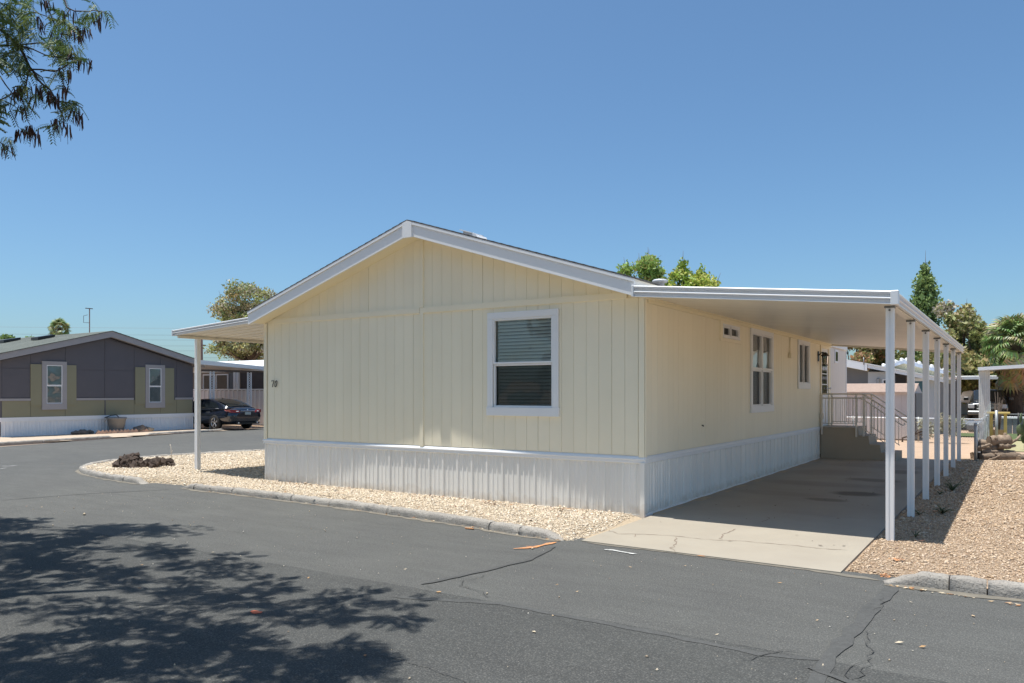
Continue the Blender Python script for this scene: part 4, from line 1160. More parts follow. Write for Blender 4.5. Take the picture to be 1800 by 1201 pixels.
for sd in (-1, 1):
    for nm, xs, tl, th in (('rear_side_window', [1.02, 1.3, 1.6, 2.0, 2.12], .22, .86), ('front_side_window', [2.22, 2.5, 2.9, 3.3], .22, .86)):
        mb = MB(); vs = []
        for i, x in enumerate(xs):
            for t in (tl, th if not (nm.startswith('rear') and i == 0 or nm.startswith('front') and i == len(xs)-1) else tl+.2):
                y, z = cab_pt(x, t); vs.append((x, sd*y, z))
        mb.add(vs, [(2*i, 2*i+1, 2*i+3, 2*i+2) for i in range(len(xs)-1)]); mb.build('side_window', M_cargl, car)
    mb = MB(); mb.tube([(x, sd*(cab_pt(x, .16)[0]), cab_pt(x, .16)[1]) for x in (.95, 1.3, 2.0, 2.8, 3.3)], .010, 5); mb.build('window_trim', M_chrome, car)
    for x in (1.45, 2.62): MB().box((x, sd*.925, .80), (x+.22, sd*.955, .835), None, .01).build('door_handle', M_chrome, car)
    mb = MB(); mb.tube([(2.18, sd*.945, .32), (2.18, sd*.95, .9)], .004, 4); mb.tube([(1.18, sd*.945, .75), (1.25, sd*.945, .9)], .004, 4); tag(mb.build('door_seam', M_black, car), kind='stuff')
    MB().box((3.02, sd*.88, .98), (3.22, sd*1.06, 1.10), None, .03).build('mirror', M_carp, car)
    wheel(car, 1.12, sd*.845, .345, sd); wheel(car, 3.92, sd*.845, .345, sd)
    mb = MB(); mb.lathe([(.355, -.0), (.39, .0), (.39, -.03)], (1.12, sd*.935, .345), 24, 'y'); mb.lathe([(.355, -.0), (.39, .0), (.39, -.03)], (3.92, sd*.93, .345), 24, 'y')
    # tail lamp: wedge wrapping round the corner
    pts = [(-.012, sd*.42, .80), (.02, sd*.66, .79), (.10, sd*.83, .80), (.36, sd*.945, .885), (.42, sd*.945, .93), (.14, sd*.88, .935), (.03, sd*.70, .925), (-.01, sd*.46, .885)]
    mb = MB(); mb.add(pts + [(x+.06, y*.93, z) for x, y, z in pts], [(0, 1, 6, 7), (1, 2, 5, 6), (2, 3, 4, 5)] + [(i, (i+1) % 8, 8+(i+1) % 8, 8+i) for i in range(8)]); mb.build('tail_lamp', M_red, car)
    MB().box((-.02, sd*.50, .835), (.03, sd*.62, .87), None, .008).build('reversing_lamp', M_white, car)
    mb = MB(); mb.tube([(.02, sd*.52, .335), (-.035, sd*.52, .335)], .045, 10); mb.build('exhaust_tip', M_chrome, car)
mb = MB(); vs = []
for x, hw, z in ((.52, .60, 1.055), (.85, .605, 1.195), (1.2, .60, 1.30), (1.42, .57, 1.362)):
    vs += [(x-.012, -hw, z+.006), (x-.012, -hw*.5, z+.028), (x-.012, hw*.5, z+.028), (x-.012, hw, z+.006)]
mb.add(vs, [(i*4+k, i*4+k+1, (i+1)*4+k+1, (i+1)*4+k) for i in range(3) for k in range(3)], True); mb.build('rear_window', M_cargl, car)
MB().box((-.035, -.40, .845), (-.005, .40, .885), None, .01).build('chrome_strip', M_chrome, car)
MB().box((-.028, -.16, .70), (-.008, .16, .82), None, .006).build('number_plate', M_plate, car)
mb = MB(); mb.lathe([(0, -.012), (.04, -.012), (.04, .01)], (-.0, 0, .915), 12, 'x'); mb.build('emblem', M_chrome, car)
mb = MB(); mb.prism([(.0, -.62, .27), (.0, .62, .27), (-.0, .66, .36), (-.0, -.66, .36)], (-.03, 0, 0)); mb.build('rear_diffuser', M_black, car)
mb = MB(); mb.lathe([(0, 1.46), (.02, 1.45), (.05, 1.42)], (1.75, 0, 0.0), 8); mb.build('roof_antenna', M_black, car)

# pickup seen nose-on far right
def pickup(loc, rz, label):
    r = empty('pickup_truck', loc, rz, label=label, cat='truck')
    body = [(0, .80, .62, 1.02), (.06, .92, .52, 1.12), (.3, .97, .45, 1.16), (1.3, 1.0, .42, 1.20), (1.5, 1.0, .42, 1.25), (3.6, 1.0, .42, 1.25), (5.5, .98, .48, 1.25), (5.6, .94, .55, 1.2)]
    loft([ring(x, hw, z0, z1, .94, 24, 5) for x, hw, z0, z1 in body], M_suv, 'body', r)
    loft([cab(x, hw, z0, z1) for x, hw, z0, z1 in [(1.25, .70, 1.18, 1.2), (1.7, .72, 1.18, 1.55), (2.15, .74, 1.18, 1.86), (2.7, .74, 1.18, 1.90), (3.5, .72, 1.18, 1.86), (3.62, .70, 1.18, 1.25)]], M_suv, 'cabin', r)
    mb = MB(); mb.add([(1.36, -.70, 1.30), (1.36, .70, 1.30), (2.05, .64, 1.80), (2.05, -.64, 1.80)], [(0, 1, 2, 3)]); mb.build('windscreen', M_cargl, r)
    mb = MB(); mb.box((-.06, -.55, .72), (.05, .55, 1.05), None, .03); mb.build('grille', M_black, r)
    for z in (.79, .87, .95): MB().box((-.08, -.5, z), (-.05, .5, z+.03), None, .008).build('grille_bar', M_chrome, r)
    MB().box((-.10, -.58, 1.04), (.04, .58, 1.08), None, .01).build('grille_trim', M_chrome, r)
    for sd in (-1, 1):
        MB().box((-.03, sd*.60, .82), (.12, sd*.92, 1.05), None, .03).build('headlight', mat('headlight_lens', (.5, .52, .55), .1, coat=.5) if 'headlight_lens' not in MATS else MATS['headlight_lens'], r)
        MB().box((1.75, sd*.98, 1.25), (1.92, sd*1.22, 1.45), None, .03).build('mirror', M_suv, r)
        wheel(r, 1.0, sd*.88, .40, sd, 12); wheel(r, 4.5, sd*.88, .40, sd, 12)
    MB().box((-.18, -.95, .45), (.10, .95, .68), None, .05).build('bumper', M_bump, r)
    MB().box((-.14, -.7, .30), (.10, .7, .44), None, .03).build('air_dam', M_black, r)
    return r
pickup((2.85, 40.6, 0), math.radians(90), 'black pickup facing the street under the far right carport')

# ------------------------------------------------------------------ neighbours on the right
# mauve shed with terracotta roof edge
ms = empty('garden_shed', (0, 21.3, 0), label='low mauve shed with terracotta shingle roof behind the railing', cat='shed')
MM = lambda u, d, z: (u, -d, z)
MB().box((-3.5, -2.3, 0), (1.06, -.012, 1.70), MM).build('wall', M_mauve, ms)
us = [-3.5 + 4.56*i/15 for i in range(16)]
boards(MM, ms, us, lambda u: .02, lambda u: 1.66, [], M_mauve, name='wall_panel', gap=.012)
MB().prism([(-3.6, .06, 1.66), (-3.6, .06, 1.71), (-3.6, -1.25, 2.02), (-3.6, -2.5, 1.71), (-3.6, -2.5, 1.66)], (4.78, 0, 0), MM).build('roof_base', M_mauve, ms)
n = 9
for k in range(n):
    t0 = k/n; t1 = (k+1)/n
    d0, z0 = .09 - 1.34*t0, 1.715 + .32*t0; d1, z1 = .09 - 1.34*t1 - .02, 1.715 + .32*t1
    mb = MB(); mb.prism([(-3.65, d0, z0+.022), (-3.65, d1, z1+.012), (-3.65, d1, z1), (-3.65, d0, z0)], (4.85, 0, 0), MM); mb.build('shingle_course', M_terra, ms)
MB().box((-3.65, .06, 1.66), (1.2, .10, 1.72), MM).build('fascia', M_terra, ms)
MB().box((1.2, -2.4, .02), (1.235, -.05, 1.68), MM).build('side_panel', M_bluegrey, ms)
# gray house A
ha = empty('neighbour_house', (0, 27, 0), label='blue grey neighbour house with white gable rake and teal awning', cat='house')
MH = lambda u, d, z: (u, -d, z)
za = lambda u: 3.17 - .225*(u+2.07)
MB().prism([(-9, 0, 0), (1.45, 0, 0), (1.45, 0, za(1.45)-.25), (-2.07, 0, za(-2.07)-.3), (-9, 0, za(-2.07)-.3)], (0, 9, 0)).build('wall', M_bluegrey, ha)
MB().prism([(-9.5, -.5, za(-5)+.2), (-5, -.5, za(-5)), (1.75, -.5, za(1.75)), (1.75, -.5, za(1.75)-.04), (-5, -.5, za(-5)-.04), (-9.5, -.5, za(-5)+.16)], (0, 10, 0)).build('roof', M_wroof, ha)
MB().prism([(-5, -.5, za(-5)-.045), (-1.17, -.5, za(-1.17)-.045), (-1.17, -.5, za(-1.17)-.33), (-5, -.5, za(-5)-.33)], (0, .04, 0)).build('rake_board', M_white, ha)
MB().prism([(-1.16, -.46, za(-1.16)-.045), (1.74, -.46, za(1.74)-.045), (1.74, -.46, za(1.74)-.20), (-1.16, -.46, za(-1.16)-.20)], (0, .04, 0)).build('rake_board', M_white, ha)
MB().prism([(-5, -.44, za(-5)-.3), (-1.17, -.44, za(-1.17)-.3), (-1.17, -.44, za(-1.17)-.34), (-5, -.44, za(-5)-.34)], (0, .44, 0)).build('soffit', M_soffit, ha)
MB().box((-1.2, .0, 0), (-.15, .05, 2.6), MH).build('wall_panel', M_paleblue, ha)
f = empty('window', (0, 0, 0)); f.parent = ha
mb = MB(); mb.box((-.62, .05, 1.62), (-.16, .09, 2.28), MH); mb.build('frame', M_white, f)
for a in (-.57, -.37): MB().box((a, .085, 1.66), (a+.16, .10, 2.23), MH).build('pane', M_cargl, f)
MB().box((-.1, .0, 0), (.52, .02, 2.45), MH).build('recess', M_dark, ha)
for k in range(5): MB().box((.28+k*.05, .02, 1.0), (.325+k*.05, .03, 2.4), MH).build('recess_slat', M_brown, ha)
MB().box((.56, .0, 0), (1.44, .03, 2.35), MH).build('wall_panel', M_paleblue, ha)
f = empty('window', (0, 0, 0)); f.parent = ha
MB().box((.60, .03, 1.66), (1.0, .06, 2.30), MH).build('frame', M_white, f)
MB().box((.63, .055, 1.70), (.97, .07, 2.18), MH).build('pane', M_teal, f)
mb = MB(); mb.tube([(-1.3, -.52, 2.9), (-1.3, -.52, 3.22)], .02, 6); mb.build('vent_pipe', M_galv, ha)
mb = MB(); mb.box((-.85, .05, 1.7), (-.72, .16, 2.32), MH, .02); mb.build('meter_box', M_galv, ha)
# yellow gabled house B behind it
hb = empty('neighbour_house', (0, 36, 0), label='pale yellow gabled house with blue white tiled rake at far right', cat='house')
zb = lambda u: 3.46 - .315*abs(u+.75)
MB().prism([(-3.0, 0, 0), (.95, 0, 0), (.95, 0, zb(.95)-.2), (-.75, 0, 3.26), (-3.0, 0, zb(-3.0)-.2)], (0, 10, 0)).build('wall', M_yell, hb)
for sg in (-1, 1):
    ue = -.75 + (2.0 if sg > 0 else -2.5)
    MB().prism([(-.75, -.35, 3.42), (ue, -.35, zb(ue)-.04), (ue, -.35, zb(ue)-.22), (-.75, -.35, 3.24)], (0, .05, 0)).build('rake_board', M_tile, hb)
    MB().prism([(-.75, -.36, 3.47), (ue, -.36, zb(ue)+.01), (ue, -.36, zb(ue)-.035), (-.75, -.36, 3.425)], (0, 10.5, 0)).build('roof', M_wroof, hb)
    for k in range(7):
        u = -.75 + sg*(.12 + k*.29)
        mb = MB(); mb.lathe([(.0, -.02), (.085, -.02), (.085, .45), (0, .45)], (u, -.38, zb(u)+.03), 8, 'y'); mb.build('roof_tile', M_wroof, hb)
# white fluted carport far right
wc = empty('carport', (2.5, 39.2, 0), label='white carport on a wide fluted column far right by the palm', cat='carport')
for k in range(6): MB().box((k*.087, -.02, 0), (k*.087+.072, .10, 2.90), None, .012).build('column_flute', M_slat, wc)
MB().box((0, .0, 0), (.52, .08, 2.90)).build('column', M_slat, wc)
MB().prism([(-.02, -.6, 2.88), (4.6, -.9, 3.12), (4.6, -.9, 3.30), (-.02, -.6, 3.06)], (0, .05, 0)).build('front_fascia', M_metal, wc)
MB().prism([(-.02, -.55, 2.94), (4.6, -.85, 3.18), (4.6, -.85, 3.22), (-.02, -.55, 2.98)], (0, 5.5, 0)).build('roof_pan', M_pan, wc)
gc = empty('carport', (0, 46.5, 0), label='grey flat carport frame far right behind the black pickup', cat='carport')
MB().box((-1.6, 0, 2.52), (3.75, .1, 2.74), None, .01).build('front_beam', M_metal, gc)
MB().prism([(3.75, .1, 2.72), (3.75, 6, 2.72), (3.75, 6, 2.52), (3.75, .1, 2.52)], (-.08, 0, 0)).build('side_beam', M_bluegrey, gc)
for x in (3.45, -1.3): MB().box((x-.12, .0, 0), (x+.14, .16, 2.54), None, .01).build('post', M_bluegrey, gc)
MB().box((-1.6, .1, 2.6), (3.7, 6, 2.64)).build('roof_pan', M_pan, gc)
# stucco pillar and far white house with railing
fw = empty('far_house', (0, 60, 0), label='distant white house with porch railing beyond the grey carport', cat='house')
MB().box((-2, 0, 0), (12, 4, 3.0)).build('wall', M_paleblue, fw)
MB().prism([(-2.3, -2.2, 3.05), (12, -2.2, 2.75), (12, -2.2, 2.95), (-2.3, -2.2, 3.25)], (0, 6, 0)).build('roof', M_wroof, fw)
for k in range(12): MB().box((-1+k*1.05, -2.05, 0), (-.86+k*1.05, -1.95, 2.7)).build('porch_post', M_white, fw)
MB().box((-1, -2.03, 1.0), (12, -1.97, 1.09)).build('porch_rail', M_white, fw)
tag(MB().lathe([(.0, 1.1), (.45, 1.0), (.62, .65), (.55, .3), (.0, .25)], (1.65, 50, .75), 14).build('propane_tank', M_white), 'white rounded tank beyond the black pickup', 'tank')
sp = empty('stucco_post', (1.72, 34, 0), label='dark stained timber post left of the black pickup', cat='post')
MB().box((-.16, -.16, 0), (.14, .16, 2.36), None, .01).build('shaft', M_bark, sp)
MB().box((-.28, -.22, 2.36), (.26, .22, 2.44), None, .01).build('cap', M_terra, sp)
tag(MB().box((-1.0, 0, 0), (1.0, .8, .42), None, .16).build('blue_tarp', M_tarp, None, (2.4, 31.0, 0)), 'dark blue tarp bundle on the dirt beyond the fence', 'tarp')
tag(MB().box((-.5, -.3, .0), (.5, .3, .38), None, .1).build('storage_crate', M_bluegrey, None, (2.9, 29.5, 0)), 'grey crate beside the dark blue tarp bundle', 'crate')
sheet('lawn', [(2.3, 24.8), (3.4, 24.8), (3.4, 27.6), (2.1, 27.6)], .012, M_turf)
sheet('lawn', [(3.46, 23.0), (7, 23.0), (7, 28), (3.46, 28)], .012, M_turf)
sheet('dry_grass', [(3.6, 17.0), (9, 17.2), (12, 22.8), (3.46, 22.8)], -.012, M_dry)

# chain link fence with vinyl slats running away from the corner post
cf = empty('slatted_fence', (3.42, 12.25, 0), label='chain link fence with torn white slats behind the log pile', cat='fence')
for k, y in enumerate((0, 4.0, 8.0, 12.0)):
    MB().tube([(0, y, -.03), (0, y, .92)], .035, 10).lathe([(.04, .90), (.045, .92), (.03, .955), (0, .965)], (0, y, 0), 10).build('fence_post', M_galv, cf)
MB().tube([(0, 0, .88), (0, 12, .88)], .018, 8).build('top_rail', M_galv, cf)
for k in range(120):
    y = .10 + k*.099
    top = .84 + .03*math.sin(k*1.7) - (.30*max(0, 1-abs(k-8)/9)*random.random()) - .10*(k % 7 == 0)
    MB().box((-.006, y, .02 if k % 11 else .2), (.006, y+.086, top)).build('fence_slat', M_slat, cf, None, (random.uniform(-.05, .05), random.uniform(-.04, .04), 0))
def chain(name, parent, p0, p1, h, z0=.03, pit=.075):
    a, b = Vector(p0), Vector(p1); L = (b-a).length; d = (b-a).normalized()
    V, F = [], []
    n = int((L+h)/pit)
    for s in (0, 1):
        for k in range(n):
            t0 = k*pit - h if s == 0 else k*pit
            t1 = t0 + h if s == 0 else t0 - h
            za, zb = z0, z0+h
            ta, tb = t0, t1
            if ta < 0: za += (0-ta)/(tb-ta)*(zb-za); ta = 0
            if tb < 0: zb = za + (0-ta)/(tb-ta)*(zb-za); tb = 0
            if ta > L: 
                if tb >= L: continue
                za += (L-ta)/(tb-ta)*(zb-za); ta = L
            if tb > L: zb = za + (L-ta)/(tb-ta)*(zb-za); tb = L
            if abs(tb-ta) < 1e-4: continue
            P, Q = a + d*ta, a + d*tb; w_ = .0028
            i = len(V)
            V += [(P.x, P.y, za-w_), (P.x, P.y, za+w_), (Q.x, Q.y, zb+w_), (Q.x, Q.y, zb-w_)]
            F.append((i, i+1, i+2, i+3))
    o = soup(name, V, F, M_galv, None, parent)
    return tag(o, kind='stuff')
chain('wire_mesh', cf, (.02, 0, 0), (.02, 12, 0), .84)
cg = empty('chain_link_fence', (0, 24.25, 0), label='chain link fence before green turf behind the yellow timber', cat='fence')
for x in (3.42, 4.3, 6.0): MB().tube([(x, 0, 0), (x, 0, .95)], .03, 8).build('fence_post', M_black if x == 4.3 else M_galv, cg)
MB().tube([(3.42, 0, .9), (8, 0, .9)], .018, 6).build('top_rail', M_galv, cg)
chain('wire_mesh', cg, (3.42, 0, 0), (8, 0, 0), .86)
cs = empty('chain_link_fence', (0, 20.9, 0), label='chain link fence with pale top rail before the mauve shed', cat='fence')
for x in (-3, -.8, 1.34, 3.35): MB().tube([(x, 0, -.02), (x, 0, .84)], .03, 8).build('fence_post', M_galv, cs)
MB().tube([(-3, 0, .79), (3.4, 0, .79)], .022, 8).build('top_rail', M_white, cs)
chain('wire_mesh', cs, (-3, 0, 0), (3.4, 0, 0), .76)
# low retaining ledges beyond
lg = empty('block_ledge', (0, 28.2, 0), label='grey block ledge with white coping behind the chain link', cat='wall')
for k in range(11): MB().box((3.5+k*.6, 0, 0), (3.5+k*.6+.585, .3, .62), None, .01).build('block', M_bluegrey, lg)
MB().box((3.48, -.03, .62), (10.1, .33, .70), None, .01).build('coping', M_white, lg)
# yellow timber stand
yt = empty('timber_stand', (3.72, 22.2, 0), label='yellow weathered timber stand with metal pipe behind the logs', cat='stand')
for x in (-.22, .20): MB().box((x-.05, -.05, 0), (x+.05, .05, .95), None, .008).build('leg', M_yellow, yt)
MB().box((-.38, -.16, .95), (.34, .16, 1.02), None, .01).build('top_board', M_yellow, yt)
MB().box((-.24, -.02, .05), (.22, .02, .40), None, .005).build('cross_board', M_wood, yt)
MB().tube([(-.06, -.2, 0), (-.06, -.2, 1.08)], .05, 10).build('pipe', M_galv, yt)
wl = empty('dry_bush', (3.7, 22.9, 0), label='dry brown shrub above the yellow timber stand', cat='shrub')
mb = MB()
for k in range(26):
    a = random.uniform(0, 6.28); r_ = random.uniform(.05, .3); h = random.uniform(.9, 1.75)
    mb.tube([(0, 0, .0), (r_*.4*math.cos(a), r_*.4*math.sin(a), h*.5), (r_*math.cos(a), r_*math.sin(a), h)], [.022, .016, .008], 4)
tag(mb.build('stems', M_bark, wl), kind='stuff')

# ------------------------------------------------------------------ firewood logs
def log(name_label, p0, p1, r0, r1, seed, bend=.0, cut=True):
    rr = random.Random(seed); a, b = Vector(p0), Vector(p1); n = 9
    root = empty('log', p0, 0, label=name_label, cat='log', group='logs in the firewood pile')
    side = (b-a).cross(Vector((0, 0, 1))).normalized()
    pts = [(b-a)*(i/n) + side*bend*math.sin(math.pi*i/n) + Vector((0, 0, rr.uniform(-.006, .006))) for i in range(n+1)]
    rad = [(r0+(r1-r0)*i/n)*rr.uniform(.9, 1.1) for i in range(n+1)]
    mb = MB(); mb.tube(pts, rad, 12, False)
    mb.v = [(v[0]+rr.gauss(0, r0*.09), v[1]+rr.gauss(0, r0*.09), v[2]+rr.gauss(0, r0*.09)) for v in mb.v]
    for k in range(2):
        i = rr.randint(2, n-2); t = rr.uniform(0, 6.28); dd = side*math.cos(t) + Vector((0, 0, 1))*abs(math.sin(t))
        mb.tube([pts[i], pts[i]+dd*r0*1.5], [r0*.45, r0*.30], 6)
    mb.build('bark', M_log, root)
    for e, rr_, d in ((0, rad[0], -1), (n, rad[-1], 1)):
        c = pts[e]; ax = (pts[1]-pts[0]).normalized() if e == 0 else (pts[-1]-pts[-2]).normalized()
        q = ax.to_track_quat('Z', 'Y'); vs = []
        for k in range(12):
            t = 2*math.pi*k/12; vs.append(c + ax*d*.006 + q @ Vector((math.cos(t)*rr_*.97, math.sin(t)*rr_*.97, 0)))
        MB().add(vs, [list(range(12))]).build('cut_end', M_wood if e else M_log, root)
    return root
M_log2 = None
c_, s_ = math.cos(YAW), math.sin(YAW)
LB = Vector((3.82, 13.1, 0))
lp = lambda r, f, z: (LB.x + r*c_ - f*s_, LB.y + r*s_ + f*c_, z)
log('long lower log with orange sawn end at the front of the firewood pile', lp(-.42, -.10, .09), lp(.50, -.16, .10), .085, .105, 1)
log('dark lower log at the back left of the firewood pile', lp(-.50, .12, .09), lp(.30, .16, .09), .10, .09, 2)
log('split pale log lying across the middle of the firewood pile', lp(-.36, -.02, .22), lp(.44, -.05, .20), .055, .05, 3, .03)
log('knotty grey log on the left of the firewood pile', lp(-.44, .02, .30), lp(.20, .06, .31), .085, .07, 4, .03)
log('crooked thin branch log at the right of the firewood pile', lp(.05, .0, .30), lp(.46, -.02, .36), .05, .035, 5, .05)
log('thick short log on top of the firewood pile', lp(-.14, .05, .48), lp(.36, .02, .50), .125, .14, 6)
log('stubby log propped under the thick topmost log', lp(.02, -.06, .36), lp(.30, -.10, .35), .07, .06, 7)
log('small curved branch leaning out of the firewood pile front', lp(-.30, -.20, .02), lp(-.05, -.26, .14), .022, .018, 8, .04)

log('short pale log end-on at the right foot of the firewood pile', lp(.38, -.30, .07), lp(.62, -.12, .08), .07, .08, 9)
log('bark covered log lying behind the thick topmost log', lp(-.32, .22, .40), lp(.34, .24, .42), .09, .085, 10, .02)
log('forked stick resting on the right end of the firewood pile', lp(.34, -.04, .42), lp(.62, .0, .62), .035, .022, 11, .04)
log('broken grey stick jutting from the left of the firewood pile', lp(-.56, -.06, .30), lp(-.20, -.08, .40), .03, .035, 12, .03)
# ------------------------------------------------------------------ rocks, planter, edging across the street
def rock_mesh(name, seed, m, rough=.28):
    bm = bmesh.new(); bmesh.ops.create_icosphere(bm, subdivisions=2, radius=1); rr = random.Random(seed)
    o = [Vector((rr.uniform(-4, 4), rr.uniform(-4, 4), rr.uniform(-4, 4))) for _ in range(3)]
    for v in bm.verts:
        k = math.sin(v.co.x*3.1+o[0].x)*math.sin(v.co.y*3.7+o[0].y)*math.sin(v.co.z*3.3+o[0].z)
        v.co *= 1 + rough*k*1.4 + rr.uniform(-rough, rough)*.55
        v.co.z *= .75
    me = bpy.data.meshes.new(name); bm.to_mesh(me); bm.free(); me.materials.append(m); return me
lav = [rock_mesh('lava_rock', i, M_lava, .42) for i in range(4)]
rr = random.Random(3)
for k in range(64):
    h = 0 if k < 42 else 1
    cx, cy, rx, ry, hh = ((-12.12, -.16, .38, .32, .24), (-11.72, .22, .34, .28, .15))[h]
    t = rr.uniform(0, 6.28); q = math.sqrt(rr.random())
    x, y = cx + rx*q*math.cos(t), cy + ry*q*math.sin(t)
    z = .05 + hh*(1-q)**.8
    o = obj('lava_rock', lav[k % 4], None, (x, y, z), (rr.uniform(0, 6), rr.uniform(0, 6), rr.uniform(0, 6)))
    s = rr.uniform(.06, .125); o.scale = (s, s*rr.uniform(.8, 1.2), s*.9)
    tag(o, ('lump of dark lava rock in the taller left heap on the tan gravel', 'lump of dark lava rock in the lower right heap on the tan gravel')[h], 'rock', ('lava rocks of the taller heap', 'lava rocks of the lower heap')[h])
ds = empty('dry_stalk', (-13.0, 1.4, .03), label='thin dry stalk standing by the far kerb behind the lava rocks', cat='plant')
MB().tube([(0, 0, 0), (-.02, 0, .18), (-.07, .02, .36), (-.10, .02, .40), (-.125, .02, .37)], [.010, .008, .007, .006, .004], 5).build('stem', M_drygs, ds)
MB().tube([(-.02, 0, .18), (.02, .01, .27)], [.006, .004], 5).build('twig', M_drygs, ds)

pl = empty('planter_pot', (-27.15, 8.15, .03), label='round grey planter pot against white skirting of the grey home', cat='planter')
MB().lathe([(.25, 0), (.36, .56), (.385, .57), (.385, .64), (.34, .64), (.33, .55), (0, .53)], (0, 0, 0), 20).build('pot', M_bucket, pl)
MB().tube([(-.3, -.34, .62), (-.25, -.1, .72), (-.2, .1, .74), (-.2, .2, .64)], .02, 5).build('rim_bar', M_black, pl)
MB().tube([(.0, -.34, .60), (.0, -.48, .52), (.0, -.50, .45)], .015, 5).build('drooping_stem', M_drygs, pl)
bx = bpy.data.meshes.new('edging_brick')
mbb = MB(); mbb.box((-.05, -.11, -.08), (.05, .11, .08)); bm_ = mbb.mesh('edging_brick', M_brick)
for k in range(15):
    y = 7.15 + k*.155
    o = obj('edging_brick', bm_, None, (-26.75 + .02*math.sin(k*2.1), y, .05), (math.radians(45 + rr.uniform(-8, 8)), 0, rr.uniform(-.1, .1)))
    tag(o, 'tilted terracotta edging brick in the row below the grey planter', 'brick', 'edging bricks below the planter')
rk = [rock_mesh('rock', 20+i, M_rock, .25) for i in range(3)]
for i, (y, x, sx, lb) in enumerate([(9.05, -26.9, .24, 'dark rounded rock right of the grey planter pot'), (9.36, -26.85, .15, 'pale small rock beside the dark rounded rock'), (6.75, -27.1, .16, 'dark low rock left of the grey planter pot'), (7.0, -27.15, .13, 'small dark rock nearest left of the grey planter pot'), (6.45, -27.1, .12, 'smallest dark rock far left of the grey planter pot')]):
    o = obj('rock', rk[i % 3], None, (x, y, .05+sx*.35)); o.scale = (sx, sx*1.5, sx); tag(o, lb, 'rock', 'rocks by the grey home')
    if i == 1: o.data = o.data.copy(); o.data.materials[0] = M_bed
# litter: leaves and pods on the gravel and kerb
def litter(name, pts, zf, size, pal, label, z0=.0):
    V, F, Cc = [], [], []
    for (x, y) in pts:
        s = size*rr.uniform(.5, 1.5); a = rr.uniform(0, 6.28); w_ = s*rr.uniform(.25, .5); z = zf(x, y)
        d = Vector((math.cos(a), math.sin(a))); n_ = Vector((-d.y, d.x)); c = rr.choice(pal); h = s*rr.uniform(.05, .5); i = len(V)
        V += [(x-d.x*s, y-d.y*s, z+.004), (x+n_.x*w_, y+n_.y*w_, z+h), (x+d.x*s, y+d.y*s, z+.006+h*.5), (x-n_.x*w_, y-n_.y*w_, z+h*.6)]
        F += [(i, i+1, i+2, i+3)]; Cc += [c]*4
    return tag(soup(name, V, F, M_litter, np.array(Cc)), label, kind='stuff')
pts = []
for k in range(330):
    x = rr.uniform(-7.5, -.3); t = rr.random()**1.8; pts.append((x, -.10 - 1.6*t))
for cx, cy, n_ in ((-2.3, -.4, 30), (-3.6, -.25, 26), (-1.2, -.35, 28), (-5.6, -.2, 18), (-2.4, -.95, 20)):
    for k in range(n_): pts.append((cx + rr.gauss(0, .16), min(-.08, cy + rr.gauss(0, .10))))
zl_ = lambda x, y: float(hgt_l(np.array([x]), np.array([y]))[0]) + .022
litter('leaf_litter', pts, zl_, .026, [(.20, .08, .035), (.14, .06, .03), (.09, .05, .03), (.28, .13, .05), (.05, .035, .025)], 'brown fallen leaves and pods on the tan gravel')
pts = [(rr.uniform(-13.6, -8.2), rr.uniform(-1.3, 3.5)) for k in range(150)]
litter('leaf_litter', pts, zl_, .030, [(.16, .09, .05), (.22, .12, .06), (.10, .07, .045)], 'brown fallen leaves round the lava rocks')
pts = [(rr.uniform(3.0, 9), rr.uniform(-2.0, 12)) for k in range(170)] + [(rr.uniform(2.9, 3.8), rr.uniform(-2, 6)) for k in range(40)]
litter('leaf_litter', pts, lambda x, y: .045, .030, [(.16, .07, .035), (.10, .06, .04), (.24, .12, .06)], 'brown leaf litter on the pinkish gravel yard')
pts = [(rr.uniform(.2, 2.8), rr.uniform(-1.9, 11)) for k in range(46)] + [(rr.uniform(.1, 1.7), 11.14) for k in range(12)]
litter('leaf_litter', pts, lambda x, y: DZ+.004, .026, [(.05, .03, .02), (.09, .05, .03), (.14, .07, .04)], 'dark leaf bits lying on the concrete driveway')
ln_ = list(zip(KERB_F[:-1], KERB_F[1:])); pts = []
for k in range(90):
    (x0, y0), (x1, y1) = rr.choice(ln_[:7]); t = rr.random(); pts.append((x0+(x1-x0)*t, y0+(y1-y0)*t - abs(rr.gauss(.02, .03))))
for k in range(40):
    t = rr.random(); pts.append((kr[0][0] + (4.6-kr[0][0])*t, kr[0][1] - .03 - .09*t*1.9 - abs(rr.gauss(0, .02))))
pts += [(rr.uniform(-9, 8), rr.uniform(-8, -2.6)) for k in range(70)]
litter('leaf_litter', pts, lambda x, y: .004, .022, [(.45, .33, .20), (.30, .14, .06), (.5, .42, .3), (.36, .22, .1)], 'dry leaf bits and grit along the kerb foot on the asphalt')
sheet('unseen_bounce_gravel', [(-40, -60), (60, -60), (60, -11.2), (-22, -11.2), (-40, -11.2)], .02, M_bed)  # unseen gravel added behind the camera to bounce light onto the front wall
# loose grit on the road
N_ = 900
P = np.stack([rng.uniform(-10, 7, N_), rng.uniform(-8.6, -2.2, N_)], 1)
sc = rng.lognormal(math.log(.004), .5, N_); v = OCT_V[None]*sc[:, None, None]*rng.uniform(.6, 1.3, (N_, 1, 3)); v[:, :, 0] += P[:, :1]; v[:, :, 1] += P[:, 1:]; v[:, :, 2] += sc[:, None]*.6
tag(soup('grit', v.reshape(-1, 3), (OCT_F[None] + (np.arange(N_)*6)[:, None, None]).reshape(-1, 3), M_stone, np.repeat(np.array(TAN)[rng.integers(0, 8, N_)]*.7, 6, 0)), 'loose pale grit scattered on the asphalt', kind='stuff')
